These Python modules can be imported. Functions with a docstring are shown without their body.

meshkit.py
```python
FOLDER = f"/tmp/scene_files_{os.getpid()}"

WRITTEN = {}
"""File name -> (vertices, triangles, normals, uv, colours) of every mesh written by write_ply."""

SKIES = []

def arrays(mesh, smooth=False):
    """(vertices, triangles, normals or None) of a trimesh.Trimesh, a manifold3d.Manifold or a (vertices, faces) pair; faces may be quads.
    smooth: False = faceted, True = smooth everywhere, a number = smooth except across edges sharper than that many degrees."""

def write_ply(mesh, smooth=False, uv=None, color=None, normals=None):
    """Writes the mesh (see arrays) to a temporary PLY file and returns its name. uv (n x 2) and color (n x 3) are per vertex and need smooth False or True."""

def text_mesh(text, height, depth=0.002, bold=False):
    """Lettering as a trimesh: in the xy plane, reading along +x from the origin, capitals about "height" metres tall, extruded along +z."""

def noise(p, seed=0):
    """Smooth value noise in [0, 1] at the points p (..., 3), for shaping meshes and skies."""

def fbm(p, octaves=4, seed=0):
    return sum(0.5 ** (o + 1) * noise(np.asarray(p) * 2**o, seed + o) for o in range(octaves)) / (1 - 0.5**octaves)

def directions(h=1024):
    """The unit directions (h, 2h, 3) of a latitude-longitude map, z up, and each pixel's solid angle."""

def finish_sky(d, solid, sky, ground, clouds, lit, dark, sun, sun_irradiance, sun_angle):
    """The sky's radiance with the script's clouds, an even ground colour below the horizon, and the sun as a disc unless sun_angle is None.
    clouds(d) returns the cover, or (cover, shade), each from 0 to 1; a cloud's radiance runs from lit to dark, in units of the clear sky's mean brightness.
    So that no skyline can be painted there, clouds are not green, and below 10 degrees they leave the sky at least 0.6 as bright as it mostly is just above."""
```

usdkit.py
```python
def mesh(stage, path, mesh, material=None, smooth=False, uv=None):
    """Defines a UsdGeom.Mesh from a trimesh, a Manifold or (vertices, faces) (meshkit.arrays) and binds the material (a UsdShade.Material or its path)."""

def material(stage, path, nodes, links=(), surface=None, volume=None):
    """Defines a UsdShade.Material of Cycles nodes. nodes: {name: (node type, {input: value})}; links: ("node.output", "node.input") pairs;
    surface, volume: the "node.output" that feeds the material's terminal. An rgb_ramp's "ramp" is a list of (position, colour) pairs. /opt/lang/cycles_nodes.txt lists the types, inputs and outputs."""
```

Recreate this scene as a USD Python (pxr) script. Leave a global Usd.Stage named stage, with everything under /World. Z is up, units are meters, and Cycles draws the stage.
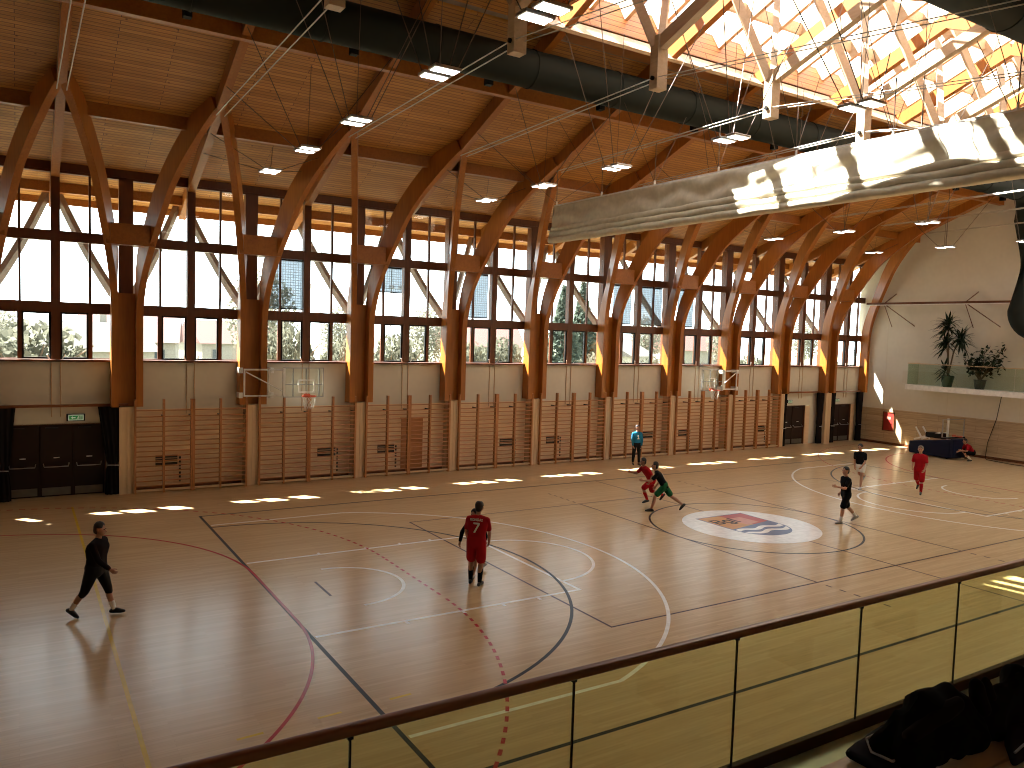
import math, random
import numpy as np, trimesh, manifold3d as m3
import shapely.geometry as sg, shapely.ops as so
import usdkit, meshkit
from pxr import Usd, UsdGeom, UsdLux, UsdShade, Gf, Sdf

stage = Usd.Stage.CreateInMemory()
UsdGeom.SetStageUpAxis(stage, 'Z'); UsdGeom.SetStageMetersPerUnit(stage, 1.0)
UsdGeom.Xform.Define(stage, '/World'); UsdGeom.Scope.Define(stage, '/World/Looks')
random.seed(7); RNG = np.random.default_rng(7)

# ------------------------------------------------------------------ camera, sky, sun, exposure
EYE = 5.4
YAW, PITCH, ROLL, FPX = math.radians(32.1066), math.radians(-3.6317), math.radians(1.8374), 791.13
fw = np.array([math.sin(YAW)*math.cos(PITCH), math.cos(YAW)*math.cos(PITCH), math.sin(PITCH)])
rt = np.array([math.cos(YAW), -math.sin(YAW), 0.0]); up = np.cross(rt, fw)
rt, up = math.cos(ROLL)*rt+math.sin(ROLL)*up, -math.sin(ROLL)*rt+math.cos(ROLL)*up
cam = UsdGeom.Camera.Define(stage, '/World/camera')
M = np.eye(4); M[0, :3], M[1, :3], M[2, :3], M[3, :3] = rt, up, -fw, (0, 0, EYE)
cam.AddTransformOp().Set(Gf.Matrix4d(M.tolist()))
cam.CreateHorizontalApertureAttr(36.0); cam.CreateVerticalApertureAttr(27.0)
cam.CreateFocalLengthAttr(36.0*FPX/1024); cam.CreateClippingRangeAttr(Gf.Vec2f(0.05, 2000))
cam.CreateExposureAttr(0.38)

sky = UsdLux.DomeLight.Define(stage, '/World/sky')
sky.CreateIntensityAttr(1.0); sky.CreateColorAttr(Gf.Vec3f(0.86, 0.95, 1.0))
sun = UsdLux.DistantLight.Define(stage, '/World/sun')
SUN = np.array([0.48, -0.61, -1.0]); SUN /= np.linalg.norm(SUN)          # the way the sunlight travels
zx = -SUN; xx = np.cross([0, 1, 0], zx); xx /= np.linalg.norm(xx); yx = np.cross(zx, xx)
Ms = np.eye(4); Ms[0, :3], Ms[1, :3], Ms[2, :3] = xx, yx, zx
sun.AddTransformOp().Set(Gf.Matrix4d(Ms.tolist()))
sun.CreateIntensityAttr(185000.0); sun.CreateAngleAttr(0.53); sun.CreateColorAttr(Gf.Vec3f(1.0, 0.96, 0.89))

# ------------------------------------------------------------------ helpers
COUNT = {}
def fresh(parent, name):
    k = (parent, name); n = COUNT.get(k, -1)+1; COUNT[k] = n
    return f'{parent}/{name}' if n == 0 else f'{parent}/{name}_{n:03d}'
def tag(p, label=None, cat=None, group=None, kind=None):
    p = p.GetPrim() if hasattr(p, 'GetPrim') else p
    for k, v in (('label', label), ('category', cat), ('group', group), ('kind', kind)):
        if v is not None: p.SetCustomDataByKey(k, v)
    return p
def thing(name, label=None, cat=None, loc=(0, 0, 0), rz=0.0, group=None, kind=None, parent='/World', scale=None):
    x = UsdGeom.Xform.Define(stage, fresh(parent, name))
    x.AddTranslateOp().Set(Gf.Vec3d(*map(float, loc)))
    if rz: x.AddRotateZOp().Set(math.degrees(rz))
    if scale is not None: x.AddScaleOp().Set(Gf.Vec3f(*map(float, scale)))
    return tag(x, label, cat, group, kind)
def copy(src, label, cat, loc=(0, 0, 0), rz=0.0, group=None, kind=None, name=None, scale=None):
    p = thing(name or src.GetName().rstrip('0123456789').rstrip('_'), None, None, loc, rz, None, None, '/World', scale)
    p.GetReferences().AddInternalReference(src.GetPath()); p.SetInstanceable(True)
    was = src.GetCustomData()
    return tag(p, label, cat, group or was.get('group'), kind or was.get('kind'))
def obj(name, mesh, mat, parent=None, smooth=False, label=None, kind=None):
    par = '/World' if parent is None else str(parent.GetPath())
    if isinstance(mesh, MB): mesh = mesh.get()
    m = usdkit.mesh(stage, fresh(par, name), mesh, MAT[mat], smooth)
    return tag(m, label, None, None, kind)
class MB:
    def __init__(s): s.v, s.f, s.n = [], [], 0
    def add(s, v, f):
        v = np.asarray(v, float); f = np.asarray(f, int)
        if f.shape[1] == 4: f = np.vstack([f[:, [0, 1, 2]], f[:, [0, 2, 3]]])
        s.v.append(v); s.f.append(f+s.n); s.n += len(v); return s
    def tm(s, m): return s.add(m.vertices, m.faces)
    def box(s, lo, hi):
        lo, hi = np.minimum(lo, hi), np.maximum(lo, hi)
        return s.hexa([(lo[0], lo[1]), (hi[0], lo[1]), (hi[0], hi[1]), (lo[0], hi[1])], lo[2], hi[2])
    def hexa(s, q, z0, z1):
        v = [(x, y, z0) for x, y in q]+[(x, y, z1) for x, y in q]
        return s.add(v, [[0, 3, 2, 1], [4, 5, 6, 7], [0, 1, 5, 4], [1, 2, 6, 5], [2, 3, 7, 6], [3, 0, 4, 7]])
    def bar(s, p, q, w, h, upv=(0, 0, 1)):
        """a rectangular bar from p to q: w across, h along upv"""
        p, q = np.array(p, float), np.array(q, float); t = q-p; t /= np.linalg.norm(t)
        a = np.cross(t, upv)
        if np.linalg.norm(a) < 1e-6: a = np.cross(t, (1, 0, 0))
        a /= np.linalg.norm(a); b = np.cross(a, t)
        c = [-a*w/2-b*h/2, a*w/2-b*h/2, a*w/2+b*h/2, -a*w/2+b*h/2]
        return s.add([p+x for x in c]+[q+x for x in c], [[0, 3, 2, 1], [4, 5, 6, 7], [0, 1, 5, 4], [1, 2, 6, 5], [2, 3, 7, 6], [3, 0, 4, 7]])
    def tube(s, pts, r, n=6):
        p = np.asarray(pts, float); r = np.broadcast_to(r, (len(p),)); t = np.gradient(p, axis=0); t /= np.linalg.norm(t, axis=1, keepdims=True)+1e-12
        ref = np.array([0, 0, 1.0]) if abs(t[0, 2]) < .9 else np.array([1.0, 0, 0]); V = []
        for i in range(len(p)):
            a = np.cross(t[i], ref); a /= np.linalg.norm(a)+1e-12; b = np.cross(t[i], a); ref = -np.cross(t[i], a) if False else ref
            V += [p[i]+r[i]*(math.cos(k*2*math.pi/n)*a+math.sin(k*2*math.pi/n)*b) for k in range(n)]
        F = [[i*n+j, i*n+(j+1) % n, (i+1)*n+(j+1) % n, (i+1)*n+j] for i in range(len(p)-1) for j in range(n)]
        e = (len(p)-1)*n; s.add(V, F)
        return s.add([V[k] for k in range(n)]+[V[e+k] for k in range(n)], [[0, k+1, k] for k in range(1, n-1)]+[[n, n+k, n+k+1] for k in range(1, n-1)])
    def cyl(s, c, r, z0, z1, n=16, r1=None):
        a = np.arange(n)*2*math.pi/n; r1 = r if r1 is None else r1
        v = [(c[0]+r*math.cos(x), c[1]+r*math.sin(x), z0) for x in a]+[(c[0]+r1*math.cos(x), c[1]+r1*math.sin(x), z1) for x in a]+[(c[0], c[1], z0), (c[0], c[1], z1)]
        f = []
        for i in range(n):
            j = (i+1) % n; f += [[i, j, n+j], [i, n+j, n+i], [2*n, j, i], [2*n+1, n+i, n+j]]
        return s.add(v, f)
    def sweep(s, centers, lat, w, dep, d):
        """rectangular section swept along centers: lateral unit vector(s) lat, width w, depth vectors dep (unit) times d"""
        n = len(centers); V = []
        for i in range(n):
            L = np.asarray(lat if np.ndim(lat) == 1 else lat[i]); D = np.asarray(dep[i])*d[i]
            V += [centers[i]-L*w/2, centers[i]+L*w/2, centers[i]+L*w/2+D, centers[i]-L*w/2+D]
        F = [[0, 1, 2, 3], [4*n-1, 4*n-2, 4*n-3, 4*n-4]]
        for i in range(n-1):
            for k in range(4): F.append([4*i+k, 4*i+4+k, 4*i+4+(k+1) % 4, 4*i+(k+1) % 4])
        return s.add(V, F)
    def poly(s, P, z0, z1):
        for g in getattr(P, 'geoms', [P]):
            if g.is_empty or g.area < 1e-7: continue
            m = trimesh.creation.extrude_polygon(g, z1-z0, engine='earcut'); m.apply_translation((0, 0, z0)); s.tm(m)
        return s
    def get(s):
        m = trimesh.Trimesh(np.vstack(s.v), np.vstack(s.f), process=False)
        return m
def box(lo, hi): return MB().box(np.array(lo, float), np.array(hi, float))
def rbox(lo, hi, r=.01, n=8):
    lo, hi = np.array(lo, float)+r, np.array(hi, float)-r
    s = m3.Manifold.sphere(r, n)
    return m3.Manifold.batch_hull([s.translate([x, y, z]) for x in (lo[0], hi[0]) for y in (lo[1], hi[1]) for z in (lo[2], hi[2])])

# ------------------------------------------------------------------ materials
MAT = {}
def mat(name, nodes, links, surface, **k): MAT[name] = usdkit.material(stage, f'/World/Looks/{name}', nodes, links, surface, **k)
def plain(name, c, rough=.5, metal=0., spec=.5, lo=.86, hi=1.1, **kw):
    mat(name, {'n': ('noise_texture', {'scale': 6., 'detail': 3.}), 'g': ('geometry', {}), 'r': ('rgb_ramp', {'ramp': [(0.25, [x*lo for x in c]), (.75, [min(1, x*hi) for x in c])]}),
               'p': ('principled_bsdf', {'roughness': rough, 'metallic': metal, 'specular_ior_level': spec, **kw})},
        [('g.position', 'n.vector'), ('n.fac', 'r.fac'), ('r.color', 'p.base_color')], 'p.BSDF')
def wood(name, dark, light, stretch, rough=.42, bump=.15, spec=.5):
    mat(name, {'g': ('geometry', {}), 'm': ('mapping', {'scale': stretch}), 'n': ('noise_texture', {'scale': 1., 'detail': 5., 'roughness': .6, 'distortion': .6}),
               'n2': ('noise_texture', {'scale': .7, 'detail': 2.}), 'x': ('mix_float', {'fac': .35}),
               'r': ('rgb_ramp', {'ramp': [(.3, dark), (.7, light)]}), 'b': ('bump', {'strength': bump, 'distance': .004}),
               'p': ('principled_bsdf', {'roughness': rough, 'specular_ior_level': spec})},
        [('g.position', 'm.vector'), ('m.vector', 'n.vector'), ('g.position', 'n2.vector'), ('n.fac', 'x.a'), ('n2.fac', 'x.b'), ('x.result', 'r.fac'), ('r.color', 'p.base_color'),
         ('n.fac', 'b.height'), ('b.normal', 'p.normal')], 'p.BSDF')
def boards(name, c1, c2, seam, width, row, rough, grain=(.74, .70, .66), rotate=(0, 0, 0), scale=(1, 1, 1), bumpd=.004, spec=.5, knots=False, seam_size=.004):
    """long boards along x, rows across y (after the mapping)"""
    nodes = {'g': ('geometry', {}), 'm': ('mapping', {'rotation': rotate, 'scale': scale}),
             'k': ('brick_texture', {'scale': 1., 'color1': c1, 'color2': c2, 'mortar': seam, 'mortar_size': seam_size, 'mortar_smooth': .3, 'brick_width': width, 'row_height': row, 'offset': .37, 'bias': 0.}),
             'm2': ('mapping', {'scale': (1.2, 26, 26)}), 'n': ('noise_texture', {'scale': 1., 'detail': 4., 'roughness': .6, 'distortion': .4}),
             'r': ('rgb_ramp', {'ramp': [(.3, grain), (.7, (1.08, 1.08, 1.08))]}), 'x': ('mix_color', {'blend_type': 'multiply', 'fac': 1., 'use_clamp_result': False}),
             'b': ('bump', {'strength': .5, 'distance': bumpd, 'invert': True}), 'p': ('principled_bsdf', {'roughness': rough, 'specular_ior_level': spec})}
    links = [('g.position', 'm.vector'), ('m.vector', 'k.vector'), ('m.vector', 'm2.vector'), ('m2.vector', 'n.vector'), ('n.fac', 'r.fac'), ('k.color', 'x.a'), ('r.color', 'x.b'),
             ('k.fac', 'b.height'), ('b.normal', 'p.normal')]
    last = 'x.result'
    if knots:
        nodes |= {'v': ('voronoi_texture', {'scale': 2.6, 'randomness': 1.}), 'vr': ('rgb_ramp', {'ramp': [(.0, (.38, .30, .25)), (.06, (.5, .42, .36)), (.1, (1, 1, 1))]}), 'y': ('mix_color', {'blend_type': 'multiply', 'fac': 1.})}
        links += [('m.vector', 'v.vector'), ('v.distance', 'vr.fac'), ('x.result', 'y.a'), ('vr.color', 'y.b')]; last = 'y.result'
    links.append((last, 'p.base_color'))
    mat(name, nodes, links, 'p.BSDF')
def pane(name, tint, gloss=.02, rough=0.0):
    mat(name, {'t': ('transparent_bsdf', {'color': tint}), 'g': ('glossy_bsdf', {'color': (.9, .9, .9), 'roughness': rough}), 'f': ('layer_weight', {'blend': .5}), 'q': ('math', {'math_type': 'power', 'value2': 5.}), 'h': ('math', {'math_type': 'multiply_add', 'value2': .75, 'value3': gloss}), 'x': ('mix_closure', {})},
        [('f.facing', 'q.value1'), ('q.value', 'h.value1'), ('h.value', 'x.fac'), ('t.BSDF', 'x.closure1'), ('g.BSDF', 'x.closure2')], 'x.closure')
def leafy(name, c):
    mat(name, {'d': ('diffuse_bsdf', {'color': c}), 't': ('translucent_bsdf', {'color': c}), 'x': ('mix_closure', {'fac': .5})}, [('d.BSDF', 'x.closure1'), ('t.BSDF', 'x.closure2')], 'x.closure')
def emit(name, c, s): mat(name, {'e': ('emission', {'color': c, 'strength': s})}, [], 'e.emission')

wood('glulam', (.27, .082, .009), (.42, .145, .018), (14, 14, 1.3), .38)
wood('glulam_long', (.25, .078, .009), (.40, .14, .018), (14, 1.2, 14), .42)
wood('truss_wood', (.46, .32, .195), (.60, .44, .29), (12, 1.6, 12), .5)
wood('frame_wood', (.085, .026, .009), (.15, .047, .014), (10, 10, 2), .4)
wood('bar_wood', (.33, .12, .035), (.48, .20, .065), (3, 14, 14), .35)
wood('panel_wood', (.68, .48, .29), (.80, .60, .38), (1.2, 12, 9), .45)
wood('pilaster_wood', (.56, .39, .23), (.66, .48, .30), (14, 14, 1.4), .5)
wood('rail_wood', (.16, .05, .018), (.27, .09, .03), (2, 16, 16), .3)
wood('kerb_wood', (.045, .018, .009), (.075, .03, .014), (2, 16, 16), .65, spec=.2)
wood('bench_wood', (.50, .33, .2), (.62, .44, .28), (2, 16, 16), .45)
boards('roof_boards', (.40, .165, .028), (.55, .25, .05), (.10, .03, .008), 3.4, .125, .5, rotate=(0, 0, 0), scale=(1, 1.077, 0), knots=True, bumpd=.01, seam_size=.009)
boards('curb_boards', (.55, .22, .08), (.62, .27, .10), (.16, .05, .015), 4.5, .2, .5, rotate=(math.pi/2, 0, 0), bumpd=.02, seam_size=.014)
boards('parquet', (.52, .36, .19), (.60, .425, .24), (.40, .265, .13), 1.7, .066, .23, grain=(.93, .92, .90), bumpd=.0003, seam_size=.0012)
boards('endwall_boards', (.48, .36, .22), (.55, .42, .27), (.22, .15, .08), 3.0, .31, .5, rotate=(math.pi/2, math.pi/2, 0), bumpd=.006, seam_size=.006)
plain('plaster', (.63, .575, .47), .8, lo=.97, hi=1.03); plain('endwall_plaster', (.66, .62, .53), .8, lo=.97, hi=1.03); plain('roof_outside', (.25, .2, .16), .8)
plain('dark_metal', (.02, .02, .02), .4, .6); plain('duct', (.007, .011, .008), .75, .0, .25); plain('steel', (.55, .55, .55), .3, .9); plain('white_paint', (.78, .76, .72), .45)
plain('rod', (.42, .38, .32), .4, .4); plain('wire', (.10, .07, .05), .5, .3); plain('black', (.006, .005, .005), .7, 0., .2); plain('hole', (.015, .012, .01), .8)
plain('drape', (.010, .007, .007), .9, 0., .15); plain('door_brown', (.018, .008, .005), .6, 0., .25); plain('kick_plate', (.16, .15, .13), .4, .6)
plain('curtain', (.58, .51, .38), .8, 0., .2); plain('line_white', (.88, .87, .84), .23); plain('line_black', (.008, .006, .010), .3, 0., .16); plain('line_red', (.42, .02, .03), .23, 0., .3)
plain('line_yellow', (.66, .45, .03), .23, 0., .45); plain('line_dark', (.07, .03, .025), .3, 0., .2); plain('emblem_orange', (.60, .27, .07), .3); plain('emblem_red', (.48, .06, .06), .3); plain('emblem_blue', (.10, .15, .28), .3); plain('emblem_pink', (.62, .25, .17), .3)
plain('sign_green', (.03, .30, .08), .4, emission_color=(.03, .30, .08), emission_strength=.12); plain('sign_white', (.75, .85, .75), .4, emission_color=(.7, .9, .7), emission_strength=.12); plain('sign_red', (.30, .018, .012), .5)
plain('blue_pad', (.006, .010, .034), .6, 0., .2); plain('rim_orange', (.55, .07, .02), .4); plain('net_white', (.75, .75, .72), .8)
plain('leaf_dark', (.008, .022, .007), .6, 0., .25); plain('stem', (.12, .09, .05), .7); plain('pot_green', (.03, .07, .035), .5); plain('pot_dark', (.03, .035, .03), .5); plain('soil', (.03, .02, .012), .9)
plain('gallery_floor', (.50, .58, .46), .3); plain('concrete', (.38, .36, .32), .8)
plain('skin', (.42, .21, .13), .5); plain('skin_dark', (.30, .14, .08), .5); plain('hair_dark', (.015, .010, .008), .6); plain('hair_grey', (.14, .11, .09), .6); plain('eye', (.05, .04, .03), .2); plain('lip', (.30, .10, .08), .5)
plain('jersey_red', (.36, .006, .012), .8, 0., .15); plain('jersey_black', (.006, .006, .007), .9, 0., .15); plain('jersey_blue', (.012, .13, .24), .8, 0., .15); plain('shorts_green', (.012, .10, .035), .8, 0., .15); plain('cloth_dark', (.008, .004, .005), .9, 0., .15); plain('cloth_maroon', (.05, .008, .010), .9, 0., .15)
plain('cloth_white', (.72, .70, .68), .7); plain('shoe_dark', (.02, .018, .018), .5); plain('shoe_grey', (.35, .34, .34), .5); plain('coat', (.005, .004, .004), .95, 0., .1); plain('coat_brown', (.011, .006, .005), .95, 0., .1); plain('coat_navy', (.006, .006, .017), .8, 0., .2); plain('piping', (.30, .30, .36), .5)
plain('grass', (.26, .26, .18), .9); leafy('bush', (.13, .13, .10)); leafy('bush_light', (.19, .185, .15)); leafy('conifer', (.085, .105, .085)); plain('bark', (.16, .12, .09), .9); plain('house_wall', (.22, .205, .18), .8); plain('house_roof', (.085, .030, .024), .8); plain('roof_grey', (.07, .062, .058), .8); plain('house_glass', (.05, .06, .07), .2); plain('pole', (.35, .35, .35), .5); plain('brace_grey', (.40, .36, .33), .7); plain('soffit', (.55, .27, .10), .6); plain('teal_panel', (.25, .5, .5), .5)
pane('glass', (.96, .98, .97)); pane('skylight_glass', (.96, .985, 1.0)); pane('rail_glass', (.89, .93, .73)); pane('hoop_glass', (.95, .97, .95)); pane('balcony_glass', (.84, .90, .84))
emit('lamp_light', (1., .96, .86), 7.0)
mat('blind_mesh', {'g': ('geometry', {}), 'k': ('brick_texture', {'scale': 1., 'color1': (0, 0, 0), 'color2': (0, 0, 0), 'mortar': (1, 1, 1), 'mortar_size': .008, 'brick_width': .09, 'row_height': .09, 'offset': 0.}), 'm': ('mapping', {'rotation': (math.pi/2, 0, 0)}),
                   'c': ('math', {'math_type': 'multiply_add', 'value2': .35, 'value3': .42}), 't': ('transparent_bsdf', {'color': (.8, .86, .9)}), 'd': ('diffuse_bsdf', {'color': (.22, .23, .25)}), 'x': ('mix_closure', {})},
    [('g.position', 'm.vector'), ('m.vector', 'k.vector'), ('k.fac', 'c.value1'), ('c.value', 'x.fac'), ('t.BSDF', 'x.closure1'), ('d.BSDF', 'x.closure2')], 'x.closure')
ORD = ['first', 'second', 'third', 'fourth', 'fifth', 'sixth', 'seventh', 'eighth', 'ninth', 'tenth', 'eleventh', 'twelfth']

# ------------------------------------------------------------------ the setting
XC = lambda k: 2.9+3.82*k                     # timber columns along the window wall
XM = lambda k: 1.0+3.82*k                     # roof trusses, midway between them
X0, X1, YW, YB = -3.7, 40.6, 27.5, -4.0       # the end walls, the window wall, the wall behind the stands
YR = 14.0                                     # ridge
zb = lambda y: 9.6+.4*(27.5-y) if y >= YR else 9.6+.4*(27.5-(2*YR-y))
S = lambda n, lab, cat: thing(n, lab, cat, kind='structure')

# floor: parquet and the painted court lines
fl = S('floor', 'pale varnished sports parquet floor with many coloured court lines', 'floor')
obj('floorboards', box((X0, YB, -.12), (X1, YW+.1, 0)), 'parquet', fl)
CX, CY = 18.35, 15.65
def strip(P, z=.0022): return MB().poly(P, .0004, z)
def line(pts, w): return sg.LineString(pts).buffer(w/2, cap_style=2, join_style=2)
def arc(c, r, a0, a1, w=.05, n=64): return line([(c[0]+r*math.cos(t), c[1]+r*math.sin(t)) for t in np.linspace(a0, a1, n)], w)
def dashes(c, r, a0, a1, on, off, w=.05):
    out, a = [], a0; st = (on+off)/r
    while a+on/r < a1: out.append(arc(c, r, a, a+on/r, w, 5)); a += st
    return out
def court(name, shape, m, z=.0022): obj(name, strip(shape, z), m, fl)
HP = math.pi/2
for sgn in (1, -1):                                          # both halves of the court
    fx = lambda x: CX-sgn*(CX-x)
    A = lambda a: a if sgn == 1 else math.pi-a
    gx = fx(-1.65)                                           # handball goal line
    for nm, r, dash in (('goal_area_arc', 6.0, False), ('free_throw_dash', 9.0, True)):
        for s2 in (1, -1):
            c = (gx, CY+s2*1.5); a0, a1 = (0, HP) if s2 == 1 else (-HP, 0)
            if sgn == -1: a0, a1 = math.pi-a1, math.pi-a0
            if dash:
                for d in dashes(c, r, a0, a1, .15, .15, .055): court(nm, d, 'line_red', .0030)
            else: court(nm, arc(c, r, a0, a1, .055), 'line_red', .0030)
        if dash:
            for j in range(10): court('free_throw_dash', line([(gx+sgn*r, CY-1.5+.3*j+.08), (gx+sgn*r, CY-1.5+.3*j+.23)], .055), 'line_red', .0030)
        if not dash: court('goal_area_line', line([(gx+sgn*r, CY-1.5), (gx+sgn*r, CY+1.5)], .055), 'line_red', .0030)
    court('seven_metre_mark', line([(gx+sgn*7, CY-.5), (gx+sgn*7, CY+.5)], .05), 'line_dark', .0030)
    c6 = (fx(4.35), CY+.1)
    a0, a1 = (-1.57, 1.57) if sgn == 1 else (math.pi-1.57, math.pi+1.57)
    court('goal_area_arc', arc(c6, 6.02, a0, a1, .065), 'line_black', .0026)
    hoop = (fx(5.75), CY); am = math.asin(6.35/6.75)
    a0, a1 = (-am, am) if sgn == 1 else (math.pi-am, math.pi+am)
    court('three_point_line', arc(hoop, 6.75, a0, a1, .075), 'line_white')
    xe = hoop[0]+sgn*6.75*math.cos(am)
    for s2 in (1, -1): court('three_point_line', line([(fx(4.4), CY+s2*6.35), (xe, CY+s2*6.35)], .075), 'line_white')
    court('lane_line', line([(fx(4.4), CY-2.45), (fx(10.15), CY-2.45), (fx(10.15), CY+2.45), (fx(4.4), CY+2.45)], .075), 'line_white')
    for i, xx_ in enumerate((6.1, 7.3, 8.2, 9.05)):
        for s2 in (1, -1): court('lane_mark', line([(fx(xx_), CY+s2*2.45), (fx(xx_), CY+s2*2.6)], .06), 'line_white')
    court('free_throw_circle', arc((fx(10.15), CY), 1.8, *((-HP, HP) if sgn == 1 else (HP, 3*HP)), w=.075), 'line_white')
    court('no_charge_arc', arc(hoop, 1.3, *((-HP, HP) if sgn == 1 else (HP, 3*HP)), w=.075), 'line_white')
    court('volleyball_attack_line', line([(fx(15.35), CY-4.5), (fx(15.35), CY+4.5)], .05), 'line_dark')
    for s2 in (1, -1):
        for j in range(5): court('volleyball_attack_dash', line([(fx(15.35), CY+s2*(4.7+.35*j)), (fx(15.35), CY+s2*(4.85+.35*j))], .05), 'line_dark')
court('basketball_boundary', sg.box(4.3, 8.1, 32.4, 23.2).difference(sg.box(4.37, 8.17, 32.33, 23.13)), 'line_black', .0018)
court('volleyball_boundary', sg.box(9.35, 11.15, 27.35, 20.15).difference(sg.box(9.4, 11.2, 27.3, 20.1)), 'line_dark', .0014)
court('centre_line', line([(CX, 8.15), (CX, 23.15)], .05), 'line_dark', .0012)
court('centre_circle', arc((CX, CY), 3.0, 0, 2*math.pi, .06, 96), 'line_black', .0020)
court('yellow_boundary', line([(1.33, 5.2), (1.33, 25.8)], .06), 'line_yellow', .0012)
for j in range(3): court('yellow_dash', line([(2.4+1.1*j, 10.3+.06*j), (2.75+1.1*j, 10.32+.06*j)], .05), 'line_yellow', .0012)
court('centre_disc', sg.Point(18.25, 15.65).buffer(1.97, 48), 'line_white', .0034)
ex, ey = 18.31, 15.77                                        # the shield in the middle of the disc
shield = so.unary_union([sg.box(ex-.98, ey-.35, ex+.98, ey+1.2), sg.Point(ex, ey-.3).buffer(.98, 32).intersection(sg.box(ex-1, ey-1.3, ex+1, ey))])
court('emblem_shield', shield, 'emblem_blue', .0042)
inn = shield.buffer(-.05)
court('emblem_field', inn.intersection(sg.Polygon([(ex-1, ey+1.3), (ex-.1, ey+1.3), (ex+.15, ey-.05), (ex-1, ey-.25)])), 'emblem_orange', .0050)
court('emblem_field', inn.intersection(sg.Polygon([(ex-.1, ey+1.3), (ex+1, ey+1.3), (ex+1, ey+.1), (ex+.15, ey-.05)])), 'emblem_red', .0050)
court('emblem_field', inn.intersection(sg.Polygon([(ex-.15, ey+.75), (ex+.5, ey+.8), (ex+.55, ey+.1), (ex-.05, ey-.02)])), 'emblem_pink', .0056)
for j in range(2):
    t = np.linspace(-1, 1, 40); yy = ey-.42-.36*j+.07*np.sin(t*7+j)
    court('emblem_wave', inn.intersection(sg.LineString(np.c_[ex+t, yy]).buffer(.085)), 'line_white', .0056)
lt = meshkit.text_mesh('Bgl', .46, .001, True); lt.apply_translation((ex-.90, ey+.36, .0052)); obj('emblem_lettering', lt, 'line_black', fl)

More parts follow.
